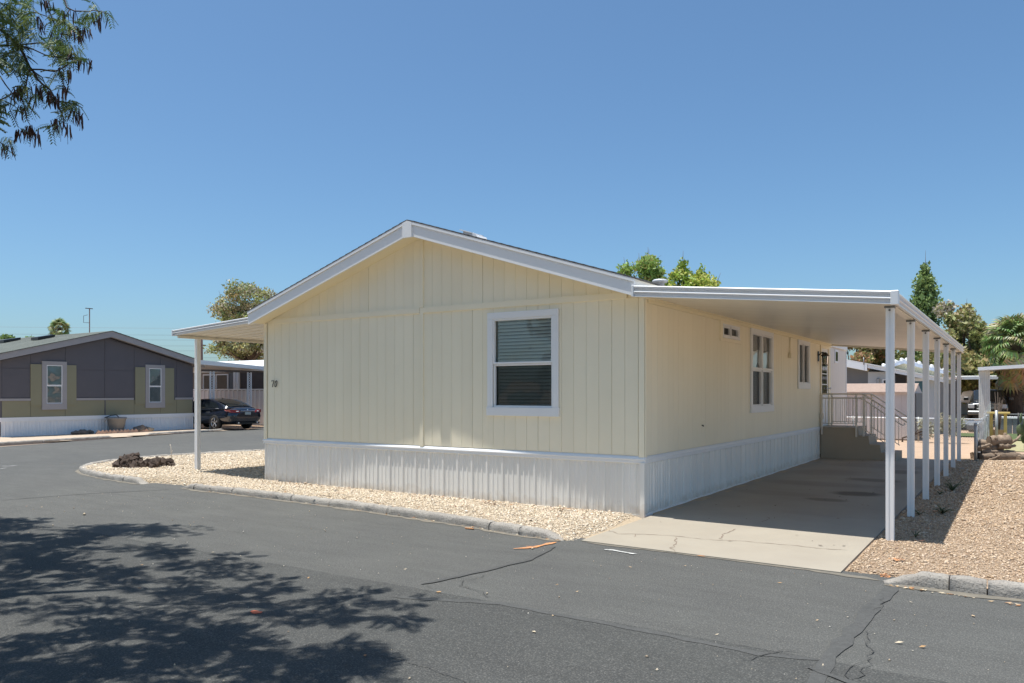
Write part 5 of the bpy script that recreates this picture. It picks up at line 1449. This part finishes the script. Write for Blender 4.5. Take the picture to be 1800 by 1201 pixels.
# cigarette like orange stick at kerb, orange flags and dots on the gravel
tag(MB().tube([G(818, 928.5, .012)+(.012,), G(833, 930, .012)+(.012,)], .010, 6).build('orange_stick', M_orange), 'short orange stick lying at the foot of the kerb', 'stick')
def splash(px, r, seed, label):
    q = random.Random(seed); cx, cy = G(*px, .03); V, F = [], []
    for k in range(34):
        t = q.uniform(0, 6.28); d = r*math.sqrt(q.random()); x, y = cx + d*math.cos(t)*1.3, cy + d*math.sin(t); s = q.uniform(.006, .016); i = len(V)
        for j in range(5):
            u = 2*math.pi*j/5 + t; V.append((x+s*math.cos(u), y+s*math.sin(u), float(hgt_r(np.array([x]), np.array([y]))[0]) + .020 + q.uniform(0, .008) + .004*(j % 2)))
        F.append((i, i+1, i+2, i+3, i+4))
    o = soup('paint_splash', V, F, M_orange); return tag(o, label, kind='stuff')
splash((1576, 985), .055, 1, 'orange paint spot on gravel above the right kerb')
splash((1648, 900), .050, 2, 'orange paint spot on gravel in the carport shade')
for k, px in enumerate([(1500, 1018), (1510, 1017), (1520, 1018), (1530, 1016.5), (1540, 1014), (1548, 1011), (1555, 1008)]):
    splash(px, .035, 10+k, 'orange paint line sprayed on gravel beside the driveway foot')

# weeds beside the carport posts
def weed(loc, h, n, seed, label):
    q = random.Random(seed); root = empty('weed', loc, 0, label=label, cat='weed', group='weeds under the carport edge')
    st_ = MB(); V, F = [], []
    for k in range(n):
        a = q.uniform(0, 6.28); l = h*q.uniform(.5, 1.1); tip = Vector((math.cos(a)*l*.8, math.sin(a)*l*.8, l*q.uniform(.25, .8)))
        mid = tip*.5 + Vector((0, 0, l*.14)); st_.tube([(0, 0, 0), mid, tip], [.006, .004, .002], 4)
        for j in range(9):
            t = .25 + .75*j/8; p = mid*(2*t*(1-t)) + tip*t*t + Vector((0, 0, 0)); s = h*.10*q.uniform(.6, 1.3); b = q.uniform(0, 6.28); dv = Vector((math.cos(b), math.sin(b), q.uniform(-.3, .5)))*s; nv = Vector((-math.sin(b), math.cos(b), .2))*s*.4; i = len(V)
            V += [p, p+dv*.5+nv, p+dv, p+dv*.5-nv]; F.append((i, i+1, i+2, i+3))
    st_.build('stems', M_weed, root)
    soup('leaves', [tuple(v) for v in V], F, M_weed, None, root)
weed((3.30, .15, .03), .10, 8, 1, 'tiny green weed at the foot of the first carport post')
weed((3.42, 2.3, .03), .20, 14, 2, 'spindly green weed between the second and third carport posts')
weed((3.16, 2.0, .03), .11, 9, 3, 'low dark weed close behind the second carport post')
weed((3.36, 5.2, .03), .27, 18, 4, 'bushy green weed by the fourth carport post')
weed((3.22, 4.6, .03), .10, 8, 5, 'flat little weed in front of the bushy green weed')

# ------------------------------------------------------------------ trees
def leaf_cloud(name, parent, clumps, n, size, pal, m=None, droop=0.0, seed=0, asp=.55):
    """n leaf faces spread in clump volumes; clumps = [(x,y,z,rx,ry,rz)]"""
    g = np.random.default_rng(seed); Cl = np.array(clumps, float)
    wgt = (Cl[:, 3]*Cl[:, 4]*Cl[:, 5])**(2/3); k = g.choice(len(Cl), n, p=wgt/wgt.sum())
    d = g.normal(0, 1, (n, 3)); d /= np.linalg.norm(d, axis=1, keepdims=True)
    r = g.random(n)**(.55)
    P = Cl[k, :3] + d*r[:, None]*Cl[k, 3:]*g.uniform(.8, 1.18, (n, 1))
    a = g.normal(0, 1, (n, 3)); a[:, 2] -= droop; a /= np.linalg.norm(a, axis=1, keepdims=True)
    b = np.cross(a, g.normal(0, 1, (n, 3))); b /= np.linalg.norm(b, axis=1, keepdims=True) + 1e-9
    s = size*g.lognormal(0, .3, (n, 1))
    V = np.stack([P - a*s, P + b*s*asp, P + a*s, P - b*s*asp], 1).reshape(-1, 3)
    F = np.arange(n*4).reshape(-1, 4)
    pal = np.array(pal); ck = g.integers(0, len(pal), len(Cl))
    mixk = np.where(g.random(n) < .55, ck[k], g.integers(0, len(pal), n))
    c = pal[mixk]*g.uniform(.75, 1.25, (n, 1))
    return soup(name, V, F, m or M_leaf, np.repeat(c, 4, 0), parent)
def tree(loc, label, clumps, n, size, pal, trunk_r=.2, seed=0, name='tree', group=None, trunk_h=None, lean=(0, 0), droop=.3, stem_m=None, cat='tree', limbs=22):
    """clumps in local coordinates"""
    q = random.Random(seed); root = empty(name, loc, 0, label=label, cat=cat, group=group)
    Cl = np.array(clumps); zc = Cl[:, 2].mean(); th = trunk_h or max(1.2, Cl[:, 2].min()*.7)
    cxm, cym = Cl[:, 0].mean(), Cl[:, 1].mean()
    mb = MB(); top = Vector((lean[0]*th + cxm*.3, lean[1]*th + cym*.3, th))
    mb.tube([(0, 0, -.1), (lean[0]*th*.4, lean[1]*th*.4, th*.45), top], [trunk_r*1.25, trunk_r, trunk_r*.85], 9)
    ids = list(range(len(clumps))); q.shuffle(ids)
    for i in ids[:limbs]:
        c = Vector(clumps[i][:3]); m1 = top.lerp(c, .5) + Vector((q.uniform(-.3, .3), q.uniform(-.3, .3), q.uniform(-.2, .4)))
        mb.tube([top, m1, c, c + (c-top)*.12 + Vector((0, 0, .2))], [trunk_r*.5, trunk_r*.28, trunk_r*.12, trunk_r*.03], 6)
        for j in range(3):
            e = c + Vector((q.uniform(-1, 1)*clumps[i][3], q.uniform(-1, 1)*clumps[i][4], q.uniform(-.6, 1)*clumps[i][5]))*.9
            mb.tube([m1.lerp(c, .6), c.lerp(e, .5), e], [trunk_r*.10, trunk_r*.06, trunk_r*.02], 4)
    mb.build('trunk', stem_m or M_bark, root)
    leaf_cloud('crown', root, clumps, n, size, pal, seed=seed, droop=droop)
    return root
def blob_clumps(seed, n, cx, cy, cz, rx, ry, rz, s0, s1, shape=None):
    q = random.Random(seed); out = []
    while len(out) < n:
        x, y, z = q.uniform(-1, 1), q.uniform(-1, 1), q.uniform(-1, 1)
        if x*x+y*y+z*z > 1: continue
        if shape and not shape(x, y, z): continue
        s = q.uniform(s0, s1); out.append((cx+x*rx, cy+y*ry, cz+z*rz, s, s, s*q.uniform(.6, .9)))
    return out
OLIVE = [(0.312, 0.351, 0.124), (0.247, 0.299, 0.104), (0.364, 0.364, 0.156), (0.429, 0.338, 0.169), (0.325, 0.377, 0.143), (0.195, 0.247, 0.085)]
MESQ = [(0.293, 0.293, 0.11), (0.232, 0.256, 0.091), (0.354, 0.305, 0.134), (0.403, 0.305, 0.152), (0.159, 0.189, 0.067), (0.268, 0.305, 0.104), (0.22, 0.256, 0.098)]
BRIGHT = [(0.33, 0.462, 0.066), (0.418, 0.506, 0.077), (0.264, 0.385, 0.066), (0.462, 0.484, 0.11), (0.22, 0.319, 0.055)]
BRT2 = [(0.23, 0.368, 0.081), (0.287, 0.414, 0.092), (0.172, 0.276, 0.063), (0.38, 0.368, 0.127)]
DARKG = [(0.155, 0.25, 0.088), (0.203, 0.297, 0.101), (0.243, 0.338, 0.115), (0.135, 0.203, 0.068)]
# left tree behind the white roof
tree((-49.2, 32.4, 0), 'tall thin grey green tree with brown seed pods above the white porch roof',
     blob_clumps(1, 80, -.2, -.1, 7.8, 2.6, 2.6, 3.2, .55, 1.0) + blob_clumps(2, 40, -.7, -.4, 5.4, 2.6, 2.6, 1.4, .5, .9), 22000, .10, OLIVE + [(.44, .41, .31), (.46, .43, .34), (.36, .30, .19), (.38, .40, .24)], .22, 1, trunk_h=4.2, limbs=46)
# bright tree behind the cream roof
tree((-13.6, 32.0, 0), 'dark lobed green tree showing left above the cream roof',
     blob_clumps(3, 34, -.35, 0, 7.4, 1.25, 1.4, 2.2, .4, .75), 9000, .10, BRT2, .2, 3, limbs=30)
tree((-12.1, 33.0, 0), 'bright yellow green tree above the carport fascia',
     blob_clumps(4, 44, -.1, .2, 7.3, 1.75, 1.75, 1.65, .45, .8) + [(.1, .2, 9.15, .3, .3, .4), (.05, .2, 8.75, .42, .42, .4), (1.0, .7, 8.75, .32, .32, .35), (1.05, .8, 8.3, .42, .42, .4), (1.75, 1.2, 8.0, .28, .28, .25), (-1.0, -.5, 8.7, .3, .3, .3)], 10500, .10, BRIGHT, .2, 4, limbs=34)
# right hand row
tree((-1.75, 58.0, 0), 'tall narrow dark green conifer behind the carport',
     [(math.sin(k*2.1)*.35*min(1, (26-k)/12), math.cos(k*2.7)*.35, 4.2 + k*.29, *(3*[max(.36, 1.05*min(1, (30-k)/14.0)*random.uniform(.75, 1.1))])) for k in range(26)] +
     [(random.uniform(-1, 1)*1.15*(1.1-t), random.uniform(-1, 1)*(1.1-t), 3.5+7.2*t, .46, .46, .40) for t in [random.random()**1.2*.9 for _ in range(26)]], 15000, .12, DARKG, .22, 5, name='conifer_tree', droop=.8)
rows = [(-4.2, 62, 5.4, 3.4, 2.6, 'olive brown tree seen through the gap under the carport roof', MESQ), (-1.0, 57, 5.0, 2.6, 2.4, 'dense dark tree behind the yellow gabled house', DARKG + MESQ[:2]),
        (.6, 54, 5.6, 2.0, 2.9, 'sparse grey branched mesquite right of the tall conifer', MESQ + [(.42, .40, .32), (.46, .42, .34)]), (1.9, 52, 4.9, 2.0, 2.6, 'brown podded mesquite above the carport gutter end', MESQ), (3.0, 54, 4.2, 2.0, 2.4, 'yellowish mesquite behind the fluted white carport column', MESQ + BRIGHT[3:4]),
        (5.4, 56, 4.4, 2.4, 2.6, 'olive mesquite behind the fan palm', MESQ), (-7.5, 60, 5.2, 3.2, 2.4, 'reddish olive tree above the white gable of the blue grey house', MESQ + [(.40, .23, .12)]), (8.5, 60, 5, 3, 3, 'olive tree at the right edge beyond the palm', MESQ)]
for i, (x, y, zc, rx, rz, lb, pal) in enumerate(rows):
    tree((x, y, 0), lb, blob_clumps(20+i, 30, 0, 0, zc-.4, rx, rx, rz, .45, .95) + blob_clumps(60+i, 14, 0, 0, zc-2.2, rx*.9, rx*.9, 1.2, .6, .9), 10500, .13, pal, .2, 20+i, limbs=30, group='trees beyond the right hand homes')
# small far trees at left
tree((-60.6, 19.6, 0), 'small green treetop above the grey shingle roof at far left', blob_clumps(31, 14, 0, 0, 5.2, 1.8, 2.6, .9, .4, .6) , 3000, .12, DARKG + BRT2, .2, 31)

# palms: every frond an object of its own
def frond_mesh(name, L, pet, seed, col, n=19, sag=.6, w_=.062):
    q = random.Random(seed); V, F, C = [], [], []
    def quad(a, b, c, d, cc):
        i = len(V); V.extend([a, b, c, d]); F.append((i, i+1, i+2, i+3)); C.extend([cc]*4)
    quad((0, -.02, 0), (0, .02, 0), (pet, .012, .02), (pet, -.012, .02), tuple(c*1.3 for c in col))
    for k in range(n):
        t = -1.35 + 2.7*k/(n-1); l = L*(1-.25*abs(t)/1.35)*q.uniform(.9, 1.05)
        d = Vector((math.cos(t), math.sin(t), 0)); nn = Vector((-d.y, d.x, 0))*w_*L; cc = tuple(c*q.uniform(.75, 1.25) for c in col)
        p0 = Vector((pet, 0, .02)); p1 = p0 + d*l*.55 + Vector((0, 0, .06*L)); p2 = p0 + d*l*.85 + Vector((0, 0, -sag*.18*L)); p3 = p0 + d*l*.95 + Vector((0, 0, -sag*.55*L))
        quad(tuple(p0), tuple(p0), tuple(p1-nn), tuple(p1+nn), cc); quad(tuple(p1+nn), tuple(p1-nn), tuple(p2-nn*.6), tuple(p2+nn*.6), cc); quad(tuple(p2+nn*.6), tuple(p2-nn*.6), tuple(p3), tuple(p3), cc)
    me = bpy.data.meshes.new(name); me.from_pydata([tuple(v) for v in V], [], F)
    a = me.color_attributes.new('tint', 'FLOAT_COLOR', 'POINT'); a.data.foreach_set('color', np.array([(*c, 1) for c in C], dtype=np.float32).ravel())
    me.materials.append(M_palmg); return me
def palm(loc, label, h, tr, L, nf, nd, seed):
    q = random.Random(seed); root = empty('fan_palm', loc, 0, label=label, cat='palm tree')
    mb = MB(); mb.tube([(0, 0, -.1), (.02, 0, h*.4), (0, .03, h)], [tr*1.1, tr, tr*.8], 14); mb.build('trunk', M_bark, root)
    mb = MB()
    for k in range(int(h*60)):
        z = q.uniform(.1, h); t = q.uniform(0, 6.28); r = tr*.98
        a = Vector((math.cos(t)*r, math.sin(t)*r, z)); o = Vector((math.cos(t)*.10, math.sin(t)*.10, .13)); s = Vector((-math.sin(t), math.cos(t), 0))*.05
        mb.add([a-s, a+s, a+o*.9+s*.6, a+o*.9-s*.6, a+Vector((0, 0, .1))], [(0, 1, 2, 3), (3, 2, 4)])
    tag(mb.build('leaf_bases', M_bark, root), kind='stuff')
    gm = [frond_mesh('frond', L, L*.75, seed+i, c) for i, c in enumerate([(.20, .28, .09), (.28, .34, .13), (.15, .22, .07), (.36, .38, .18)])]
    dm = [frond_mesh('dead_frond', L*.9, L*.6, seed+9+i, c, 13, 1.0) for i, c in enumerate([(.46, .36, .20), (.38, .36, .18)])]
    for k in range(nf):
        a = k*2.39996 + q.uniform(-.2, .2); f = k/nf
        el = math.radians(84 - 128*f**1.1 + q.uniform(-9, 9))
        obj('frond', gm[q.randrange(4)], root, (0, 0, h - .25*f), (q.uniform(-1.2, 1.2), -el, a)).rotation_mode = 'XYZ'
    for k in range(nd):
        a = q.uniform(0, 6.28); el = math.radians(q.uniform(-86, -58))
        obj('dead_frond', dm[q.randrange(2)], root, (math.cos(a)*tr*.5, math.sin(a)*tr*.5, h - .2 - 1.5*q.random()), (q.uniform(-.5, .5), -el, a))
palm((4.05, 43.7, 0), 'stout fan palm with drooping fronds at the right edge', 4.6, .48, 1.05, 60, 60, 5)
palm((-68.1, 26.4, 0), 'distant fan palm above the grey shingle roof', 7.5, .22, .60, 34, 20, 6)
# prickly pear at the right edge
pp = empty('prickly_pear', (4.38, 17.9, 0), label='prickly pear cactus with oval green pads at right edge', cat='cactus')
bm = bmesh.new(); bmesh.ops.create_icosphere(bm, subdivisions=2, radius=1)
pad = bpy.data.meshes.new('pad'); bm.to_mesh(pad); bm.free(); pad.materials.append(M_cact)
for p in pad.polygons: p.use_smooth = True
q = random.Random(9)
def padat(x, y, z, s, rx, ry, rz):
    o = obj('pad', pad, pp, (x, y, z), (rx, ry, rz)); o.scale = (.11*s, .035*s, .16*s)
for k in range(40):
    t = q.uniform(0, 6.28); r_ = q.uniform(0, .5); lvl = q.choice([0, 1, 2, 3, 4]); padat(.36 + r_*math.cos(t)*(1-.05*lvl), r_*math.sin(t), .14 + lvl*.21 + q.uniform(-.05, .05), q.uniform(.7, 1.15), q.uniform(-.4, .4), q.uniform(-.6, .6), q.uniform(0, 3.14))
gs = tree((.9, 20.3, 0), 'pale silvery desert shrub behind the carport posts', [(x, y, z, .28, .28, .26) for x, y, z in ((.9, 0, .35), (1.2, .1, .55), (1.5, 0, .4), (1.35, -.1, .75), (.7, .1, .6), (1.7, .1, .7))], 1500, .035, [(.34, .36, .27), (.40, .40, .32), (.28, .31, .2), (.42, .38, .25)], .03, 41, name='desert_shrub', cat='shrub', trunk_h=.25)

# utility poles and wires
def pole(loc, h, label, arms):
    r = empty('utility_pole', loc, 0, label=label, cat='utility pole')
    MB().tube([(0, 0, -.1), (0, 0, h)], [.16, .11], 8).build('shaft', M_pole, r)
    for z, l in arms:
        MB().box((-.06, -l/2, z-.06), (.06, l/2, z+.06)).build('crossarm', M_pole, r)
    return r
p1 = pole((-75, 45.8, 0), 8.6, 'slim utility pole behind the porch awning post', [(8.2, 1.6), (7.2, 1.0)])
for k, z in enumerate((8.3, 7.6, 7.1, 6.5, 6.0, 5.3)):
    mb = MB(); a = Vector((-30, 40, z+.5)); b = Vector((-40, -70, z-.2)); pts = []
    for i in range(15):
        t = i/14; pts.append((-35 + (-140+35)*t, 66 - (66+25)*t, z - 1.6*4*t*(1-t)*.25 + (.3 if i % 2 else .3)))
    mb.tube(pts, .009, 4, False); mb.build('wire', M_wire, None if False else p1)
for ch in p1.children:
    if ch.name.startswith('wire'): ch.matrix_parent_inverse = Matrix.Translation(p1.location).inverted()
p2 = empty('antenna_mast', (-75.9, 33.3, 0), label='thin antenna mast with short arm above grey roof ridge', cat='antenna')
MB().tube([(0, 0, 0), (0, 0, 10.4)], .055, 6).build('mast', M_pole, p2)
MB().box((-.06, -.42, 10.33), (.06, .32, 10.4)).build('crossarm', M_pole, p2)
MB().tube([(0, 0, 8.9), (-.3, -.45, 8.9), (-.3, -.45, 9.6), (0, -.2, 9.7)], .025, 5).build('bracket', M_pole, p2)

# ------------------------------------------------------------------ big street tree whose crown overhangs the road
TB = Vector((-9.2, -12.6, 0))          # trunk foot, left of the frame
def cam2w(x, z, h): return Vector((CAMX + x*c_ - z*s_, CAMY + x*s_ + z*c_, h))
def w2cam(p): dx, dy = p[0]-CAMX, p[1]-CAMY; return dx*c_ + dy*s_, -dx*s_ + dy*c_
tr_ = empty('street_tree', (0, 0, 0), label='overhanging tree branches with dark hanging seed pods at upper left', cat='tree')
# shade outline on the road, in metres right of / ahead of the camera
SHADE = [(-7.6, 10.55), (-6.6, 10.45), (-5.3, 10.0), (-4.35, 9.3), (-3.0, 8.45), (-2.35, 7.7), (-1.6, 7.0), (-.62, 6.25), (-.75, 5.75), (-1.15, 5.3), (-.75, 4.75), (-1.1, 4.2), (-1.3, 3.2), (-2.0, 1.6), (-5, .5), (-10, .5), (-13, 4), (-13, 10)]
def frond_geo(q, p, d, L, wf=.062):
    """bipinnate leaf hanging from p along d: returns quads"""
    V, F = [], []
    d = Vector(d).normalized(); side = d.cross(Vector((0, 0, 1))); side = side.normalized() if side.length > .05 else Vector((1, 0, 0))
    side = (side + Vector((q.uniform(-.3, .3), q.uniform(-.3, .3), q.uniform(-.5, .5)))).normalized()
    n = 8
    for i in range(n):
        t = (i+1)/n; c = p + d*L*t + Vector((0, 0, -.35*L*t*t))
        for sg in (-1, 1):
            l = L*.42*(1-.35*t)*q.uniform(.8, 1.15); o = (side*sg*.85 + d*.45 + Vector((0, 0, -.30))).normalized()
            wv = d*L*wf; m = c + o*l*.55; e = c + o*l + Vector((0, 0, -.12*l)); k = len(V)
            V += [c, m+wv, e, m-wv]; F.append((k, k+1, k+2, k+3))
    return V, F
q = random.Random(21)
PODS = []
leafV, leafF, leafC = [], [], []
twigs = MB()
LPAL = [(.062, .115, .035), (.085, .145, .042), (.11, .17, .048), (.05, .095, .03), (.15, .19, .06)]
def spray(p, d, L, wf=.062):
    V, F = frond_geo(q, p, d, L, wf); k = len(leafV); leafV.extend(V); leafF.extend([tuple(i+k for i in f) for f in F]); c = q.choice(LPAL); f = q.uniform(.8, 1.2); leafC.extend([tuple(x*f for x in c)]*len(V))
def pix(p):
    x, z = w2cam(p)
    if z < .3: return (-9999, -9999)
    return 900 + FPX*x/z, HORY - FPX*(p[2]-EYE)/z
VIS = [(-400, -400), (190, -400), (196, 20), (180, 42), (160, 62), (160, 122), (122, 135), (118, 165), (150, 180), (150, 212), (118, 238), (76, 256), (35, 272), (0, 272), (-400, 300)]
def okpix(p, pad=0):
    u, v = pix(p)
    if u < -20 or v < -20 or u > 1850 or v > 1300: return True
    return bool(inside(np.array([[u, v]]), VIS)[0])
# crown clusters above the shade outline
Pn = np.array(SHADE); clus = []
tries = 0
while len(clus) < 1500 and tries < 120000:
    tries += 1
    gx, gz_ = q.uniform(-13, -.5), q.uniform(.4, 10.6)
    if not inside(np.array([[gx, gz_]]), SHADE)[0]: continue
    hole = math.sin(gx*1.35+.7)*math.sin(gz_*1.6+gx*.4) 
    if hole > .45 and q.random() < .85: continue
    if math.sin(gx*4.1+gz_*1.3)*math.sin(gz_*4.7-gx*.8) > .25 and q.random() < .75: continue
    h = q.uniform(4.5, 6.9)
    sx, sy = cam2w(gx, gz_, 0).xy
    p = Vector((sx - SDX*h, sy - SDY*h, h))
    if not all(okpix(p + Vector(o)) for o in ((.45, .25, -.35), (.0, .0, -.5), (.3, -.3, -.4), (.5, .3, .1))): continue
    u, v = pix(p)
    if -30 < u < 1850 and v > -40: continue      # the sprays in sight are placed one by one below
    clus.append(p)
trunk = MB()
fork = TB + Vector((.6, .5, 3.1))
trunk.tube([TB + Vector((0, 0, -.1)), TB + Vector((.15, .1, 1.2)), TB + Vector((.35, .3, 2.2)), fork], [.34, .27, .24, .22], 12)
mains = []
for (x, z, h) in ((-9, 9.5, 5.6), (-6.5, 8.6, 6.4), (-4.6, 6.6, 6.3), (-3.2, 4.6, 6.2), (-5, 2.6, 6.2), (-9, 3.0, 6.4), (-7.2, 5.4, 7.2)):
    e = cam2w(x, z, h); m1 = fork.lerp(e, .45) + Vector((q.uniform(-.3, .3), q.uniform(-.3, .3), .7)); pts = [fork, m1, e.lerp(m1, .35) + Vector((0, 0, .2)), e]
    trunk.tube(pts, [.16, .11, .075, .035], 8); mains += [m1.lerp(e, t) for t in (0, .35, .7, 1)]
trunk.build('trunk', M_bark, tr_)
nodes = np.array([tuple(m) for m in mains])
clus.sort(key=lambda p: float(np.min(np.linalg.norm(nodes - np.array(tuple(p)), axis=1))))
nodes = list(map(tuple, mains))
for p in clus:
    na = np.array(nodes); m1 = Vector(nodes[int(np.argmin(np.linalg.norm(na - np.array(tuple(p)), axis=1)))])
    md = m1.lerp(p, .5) + Vector((q.uniform(-.06, .06), q.uniform(-.06, .06), .05)); nodes.append(tuple(p))
    twigs.tube([m1, md, p], [.012, .009, .006], 4, False)
    for k in range(12):
        a = q.uniform(0, 6.28); o = Vector((math.cos(a), math.sin(a), q.uniform(-.5, .4))); st0 = p + o*q.uniform(0, .13)
        spray(st0, o, q.uniform(.12, .22), .085)
    if q.random() < .25:
        b = p + Vector((q.uniform(-.1, .1), q.uniform(-.1, .1), -.05))
        for k in range(q.randint(4, 9)): PODS.append((b + Vector((q.uniform(-.07, .07), q.uniform(-.07, .07), q.uniform(-.03, .03))), q.uniform(.12, .18), 0))
# the boughs in sight, as space curves about nine and a half metres away
def D(px, py, dep): x = (px-900)/FPX*dep; return cam2w(x, dep, EYE + (HORY-py)/FPX*dep)
boughs = [[(-120, -10), (-40, 30), (0, 52), (35, 82), (52, 118), (66, 140), (88, 158), (103, 190), (112, 210)],
          [(52, 122), (46, 150), (38, 172), (48, 212), (55, 228)], [(52, 122), (95, 126), (116, 116), (132, 108), (152, 104)],
          [(35, 80), (80, 97), (118, 104), (140, 108)], [(0, 80), (45, 78), (75, 75), (95, 88), (128, 96)], [(62, -30), (82, 10), (95, 40), (98, 62), (106, 95)],
          [(98, -30), (118, 14), (146, 20), (164, 18), (178, 20), (190, 24)], [(-60, 110), (0, 134), (22, 165), (17, 192), (32, 224)], [(40, 30), (62, 22), (96, 38)], [(52, 122), (74, 136), (84, 158)], [(-40, 180), (0, 176), (22, 164), (45, 150)],
          [(-60, 60), (0, 100), (30, 90), (40, 70)], [(106, 60), (130, 62), (150, 58)], [(103, 120), (112, 150), (122, 165)], [(-50, 240), (0, 250), (16, 262)], [(100, 178), (125, 182), (146, 190)]]
for i, b in enumerate(boughs):
    dep = 9.5 + .5*math.sin(i*1.7)
    base = 0.010 if i else .022
    pts = [D(x, y, 9.5 + (dep-9.5)*j/len(b)) for j, (x, y) in enumerate(b)]
    fine = []
    for a, c in zip(pts[:-1], pts[1:]):
        fine += [a, a.lerp(c, .5) + Vector((q.gauss(0, .008), q.gauss(0, .008), q.gauss(0, .008)))]
    fine.append(pts[-1])
    twigs.tube(fine, [base*(1-.65*j/(len(fine)-1)) for j in range(len(fine))], 6, False)
    for a in fine[(3 if i == 0 else 1):]:
        if q.random() < .62 and okpix(a):
            for k in range(q.randint(1, 3)):
                d = Vector((q.uniform(-1, 1), q.uniform(-1, 1), q.uniform(-.9, .2)))
                if okpix(a + d.normalized()*.25 - Vector((0, 0, .1))): spray(a, d, q.uniform(.11, .19), .06)
# dense leafy patches in sight
for (px, py, rpx, n) in [(20, 15, 34, 30), (10, 35, 26, 22), (45, 12, 25, 20), (48, 40, 16, 12), (63, 62, 10, 9), (105, 32, 16, 14), (115, 46, 14, 12), (98, 78, 14, 16), (112, 88, 16, 20), (128, 92, 14, 14), (24, 110, 22, 26), (10, 95, 14, 10), (32, 118, 14, 12), (5, 178, 14, 12), (40, 182, 12, 8), (120, 184, 12, 12), (136, 186, 9, 8), (96, 222, 8, 6), (8, 250, 12, 10), (102, 135, 9, 7), (160, 10, 8, 3), (184, 18, 6, 3), (62, 165, 9, 6), (150, 30, 10, 6), (28, 45, 22, 18), (18, 70, 14, 8)]:
    for k in range(int(n*1.35)):
        a = q.uniform(0, 6.28); r = rpx*math.sqrt(q.random()); p = D(px + r*math.cos(a), py - 4 + r*math.sin(a), 9.5 + q.uniform(-.4, .4))
        d = Vector((q.uniform(-1, 1), q.uniform(-1, 1), q.uniform(-1.1, .1))); spray(p, d, q.uniform(.10, .18), .065)
for (px, py, n, spread) in [(76, 42, 8, 6), (72, 2, 10, 10), (85, 2, 5, 5), (122, 18, 10, 7), (166, 22, 8, 9), (176, 32, 5, 5), (128, 46, 12, 8), (140, 52, 9, 8), (152, 52, 8, 6), (100, 58, 5, 6), (126, 84, 8, 6), (132, 102, 10, 9), (152, 104, 11, 7), (118, 122, 8, 5), (38, 154, 12, 9), (66, 152, 10, 6), (86, 160, 8, 6), (100, 168, 12, 7), (110, 154, 9, 7), (40, 188, 8, 6), (134, 196, 12, 9), (144, 200, 6, 4), (104, 212, 14, 9), (120, 222, 8, 5), (32, 230, 12, 7), (52, 224, 22, 11), (64, 234, 10, 6), (3, 256, 6, 5), (18, 254, 6, 5), (24, 160, 4, 3), (67, 30, 4, 2), (10, 60, 4, 3), (6, 190, 5, 5), (60, 172, 5, 4)]:
    for k in range(n):
        p = D(px + q.gauss(0, spread*.8), py + q.uniform(-4, 3), 9.5 + q.uniform(-.12, .12)); PODS.append((p, q.uniform(.12, .20), 1))
tag(twigs.build('twigs', M_twig, tr_), kind='stuff')
soup('leaves', [tuple(v) for v in leafV], leafF, M_leaf, np.array(leafC), tr_)
# seed pods: flat curved strips, the visible ones as parts of their own
def pod_mesh(name, seed):
    r = random.Random(seed); V, F = [], []; n = 5
    for i in range(n+1):
        t = i/n; wd = .062*(math.sin(math.pi*min(1, .12+t*.86))**.6); x = .06*math.sin(t*2.2+seed); y = .04*math.sin(t*3+seed*2)
        V += [(x-wd, y, -t), (x, y+.012, -t), (x+wd, y, -t), (x, y-.012, -t)]
    for i in range(n):
        for k in range(4): F.append((i*4+k, i*4+(k+1) % 4, (i+1)*4+(k+1) % 4, (i+1)*4+k))
    me = bpy.data.meshes.new(name); me.from_pydata(V, [], F); me.materials.append(M_pod); return me
pm_ = [pod_mesh('seed_pod', i) for i in range(5)]
vis = [p for p in PODS if p[2] == 1 and pix(p[0])[0] > -5 and pix(p[0])[1] > -12]
rest = [p for p in PODS if not (p[2] == 1 and pix(p[0])[0] > -5 and pix(p[0])[1] > -12)]
rest += vis[290:]; vis = vis[:290]
for p, l, _ in vis:
    o = obj('seed_pod', q.choice(pm_), tr_, p, (q.gauss(0, .16), q.gauss(0, .16), q.uniform(0, 6.28))); o.scale = (l, l, l)
V, F = [], []
for p, l, _ in rest:
    me = q.choice(pm_); k = len(V); R = Matrix.Rotation(q.uniform(0, 6.28), 4, 'Z') @ Matrix.Rotation(q.gauss(0, .2), 4, 'X')
    V += [tuple(p + (R @ v.co)*l) for v in me.vertices]; F += [tuple(i+k for i in f.vertices) for f in me.polygons]
tag(soup('seed_pods', V, F, M_pod, None, tr_), kind='stuff')
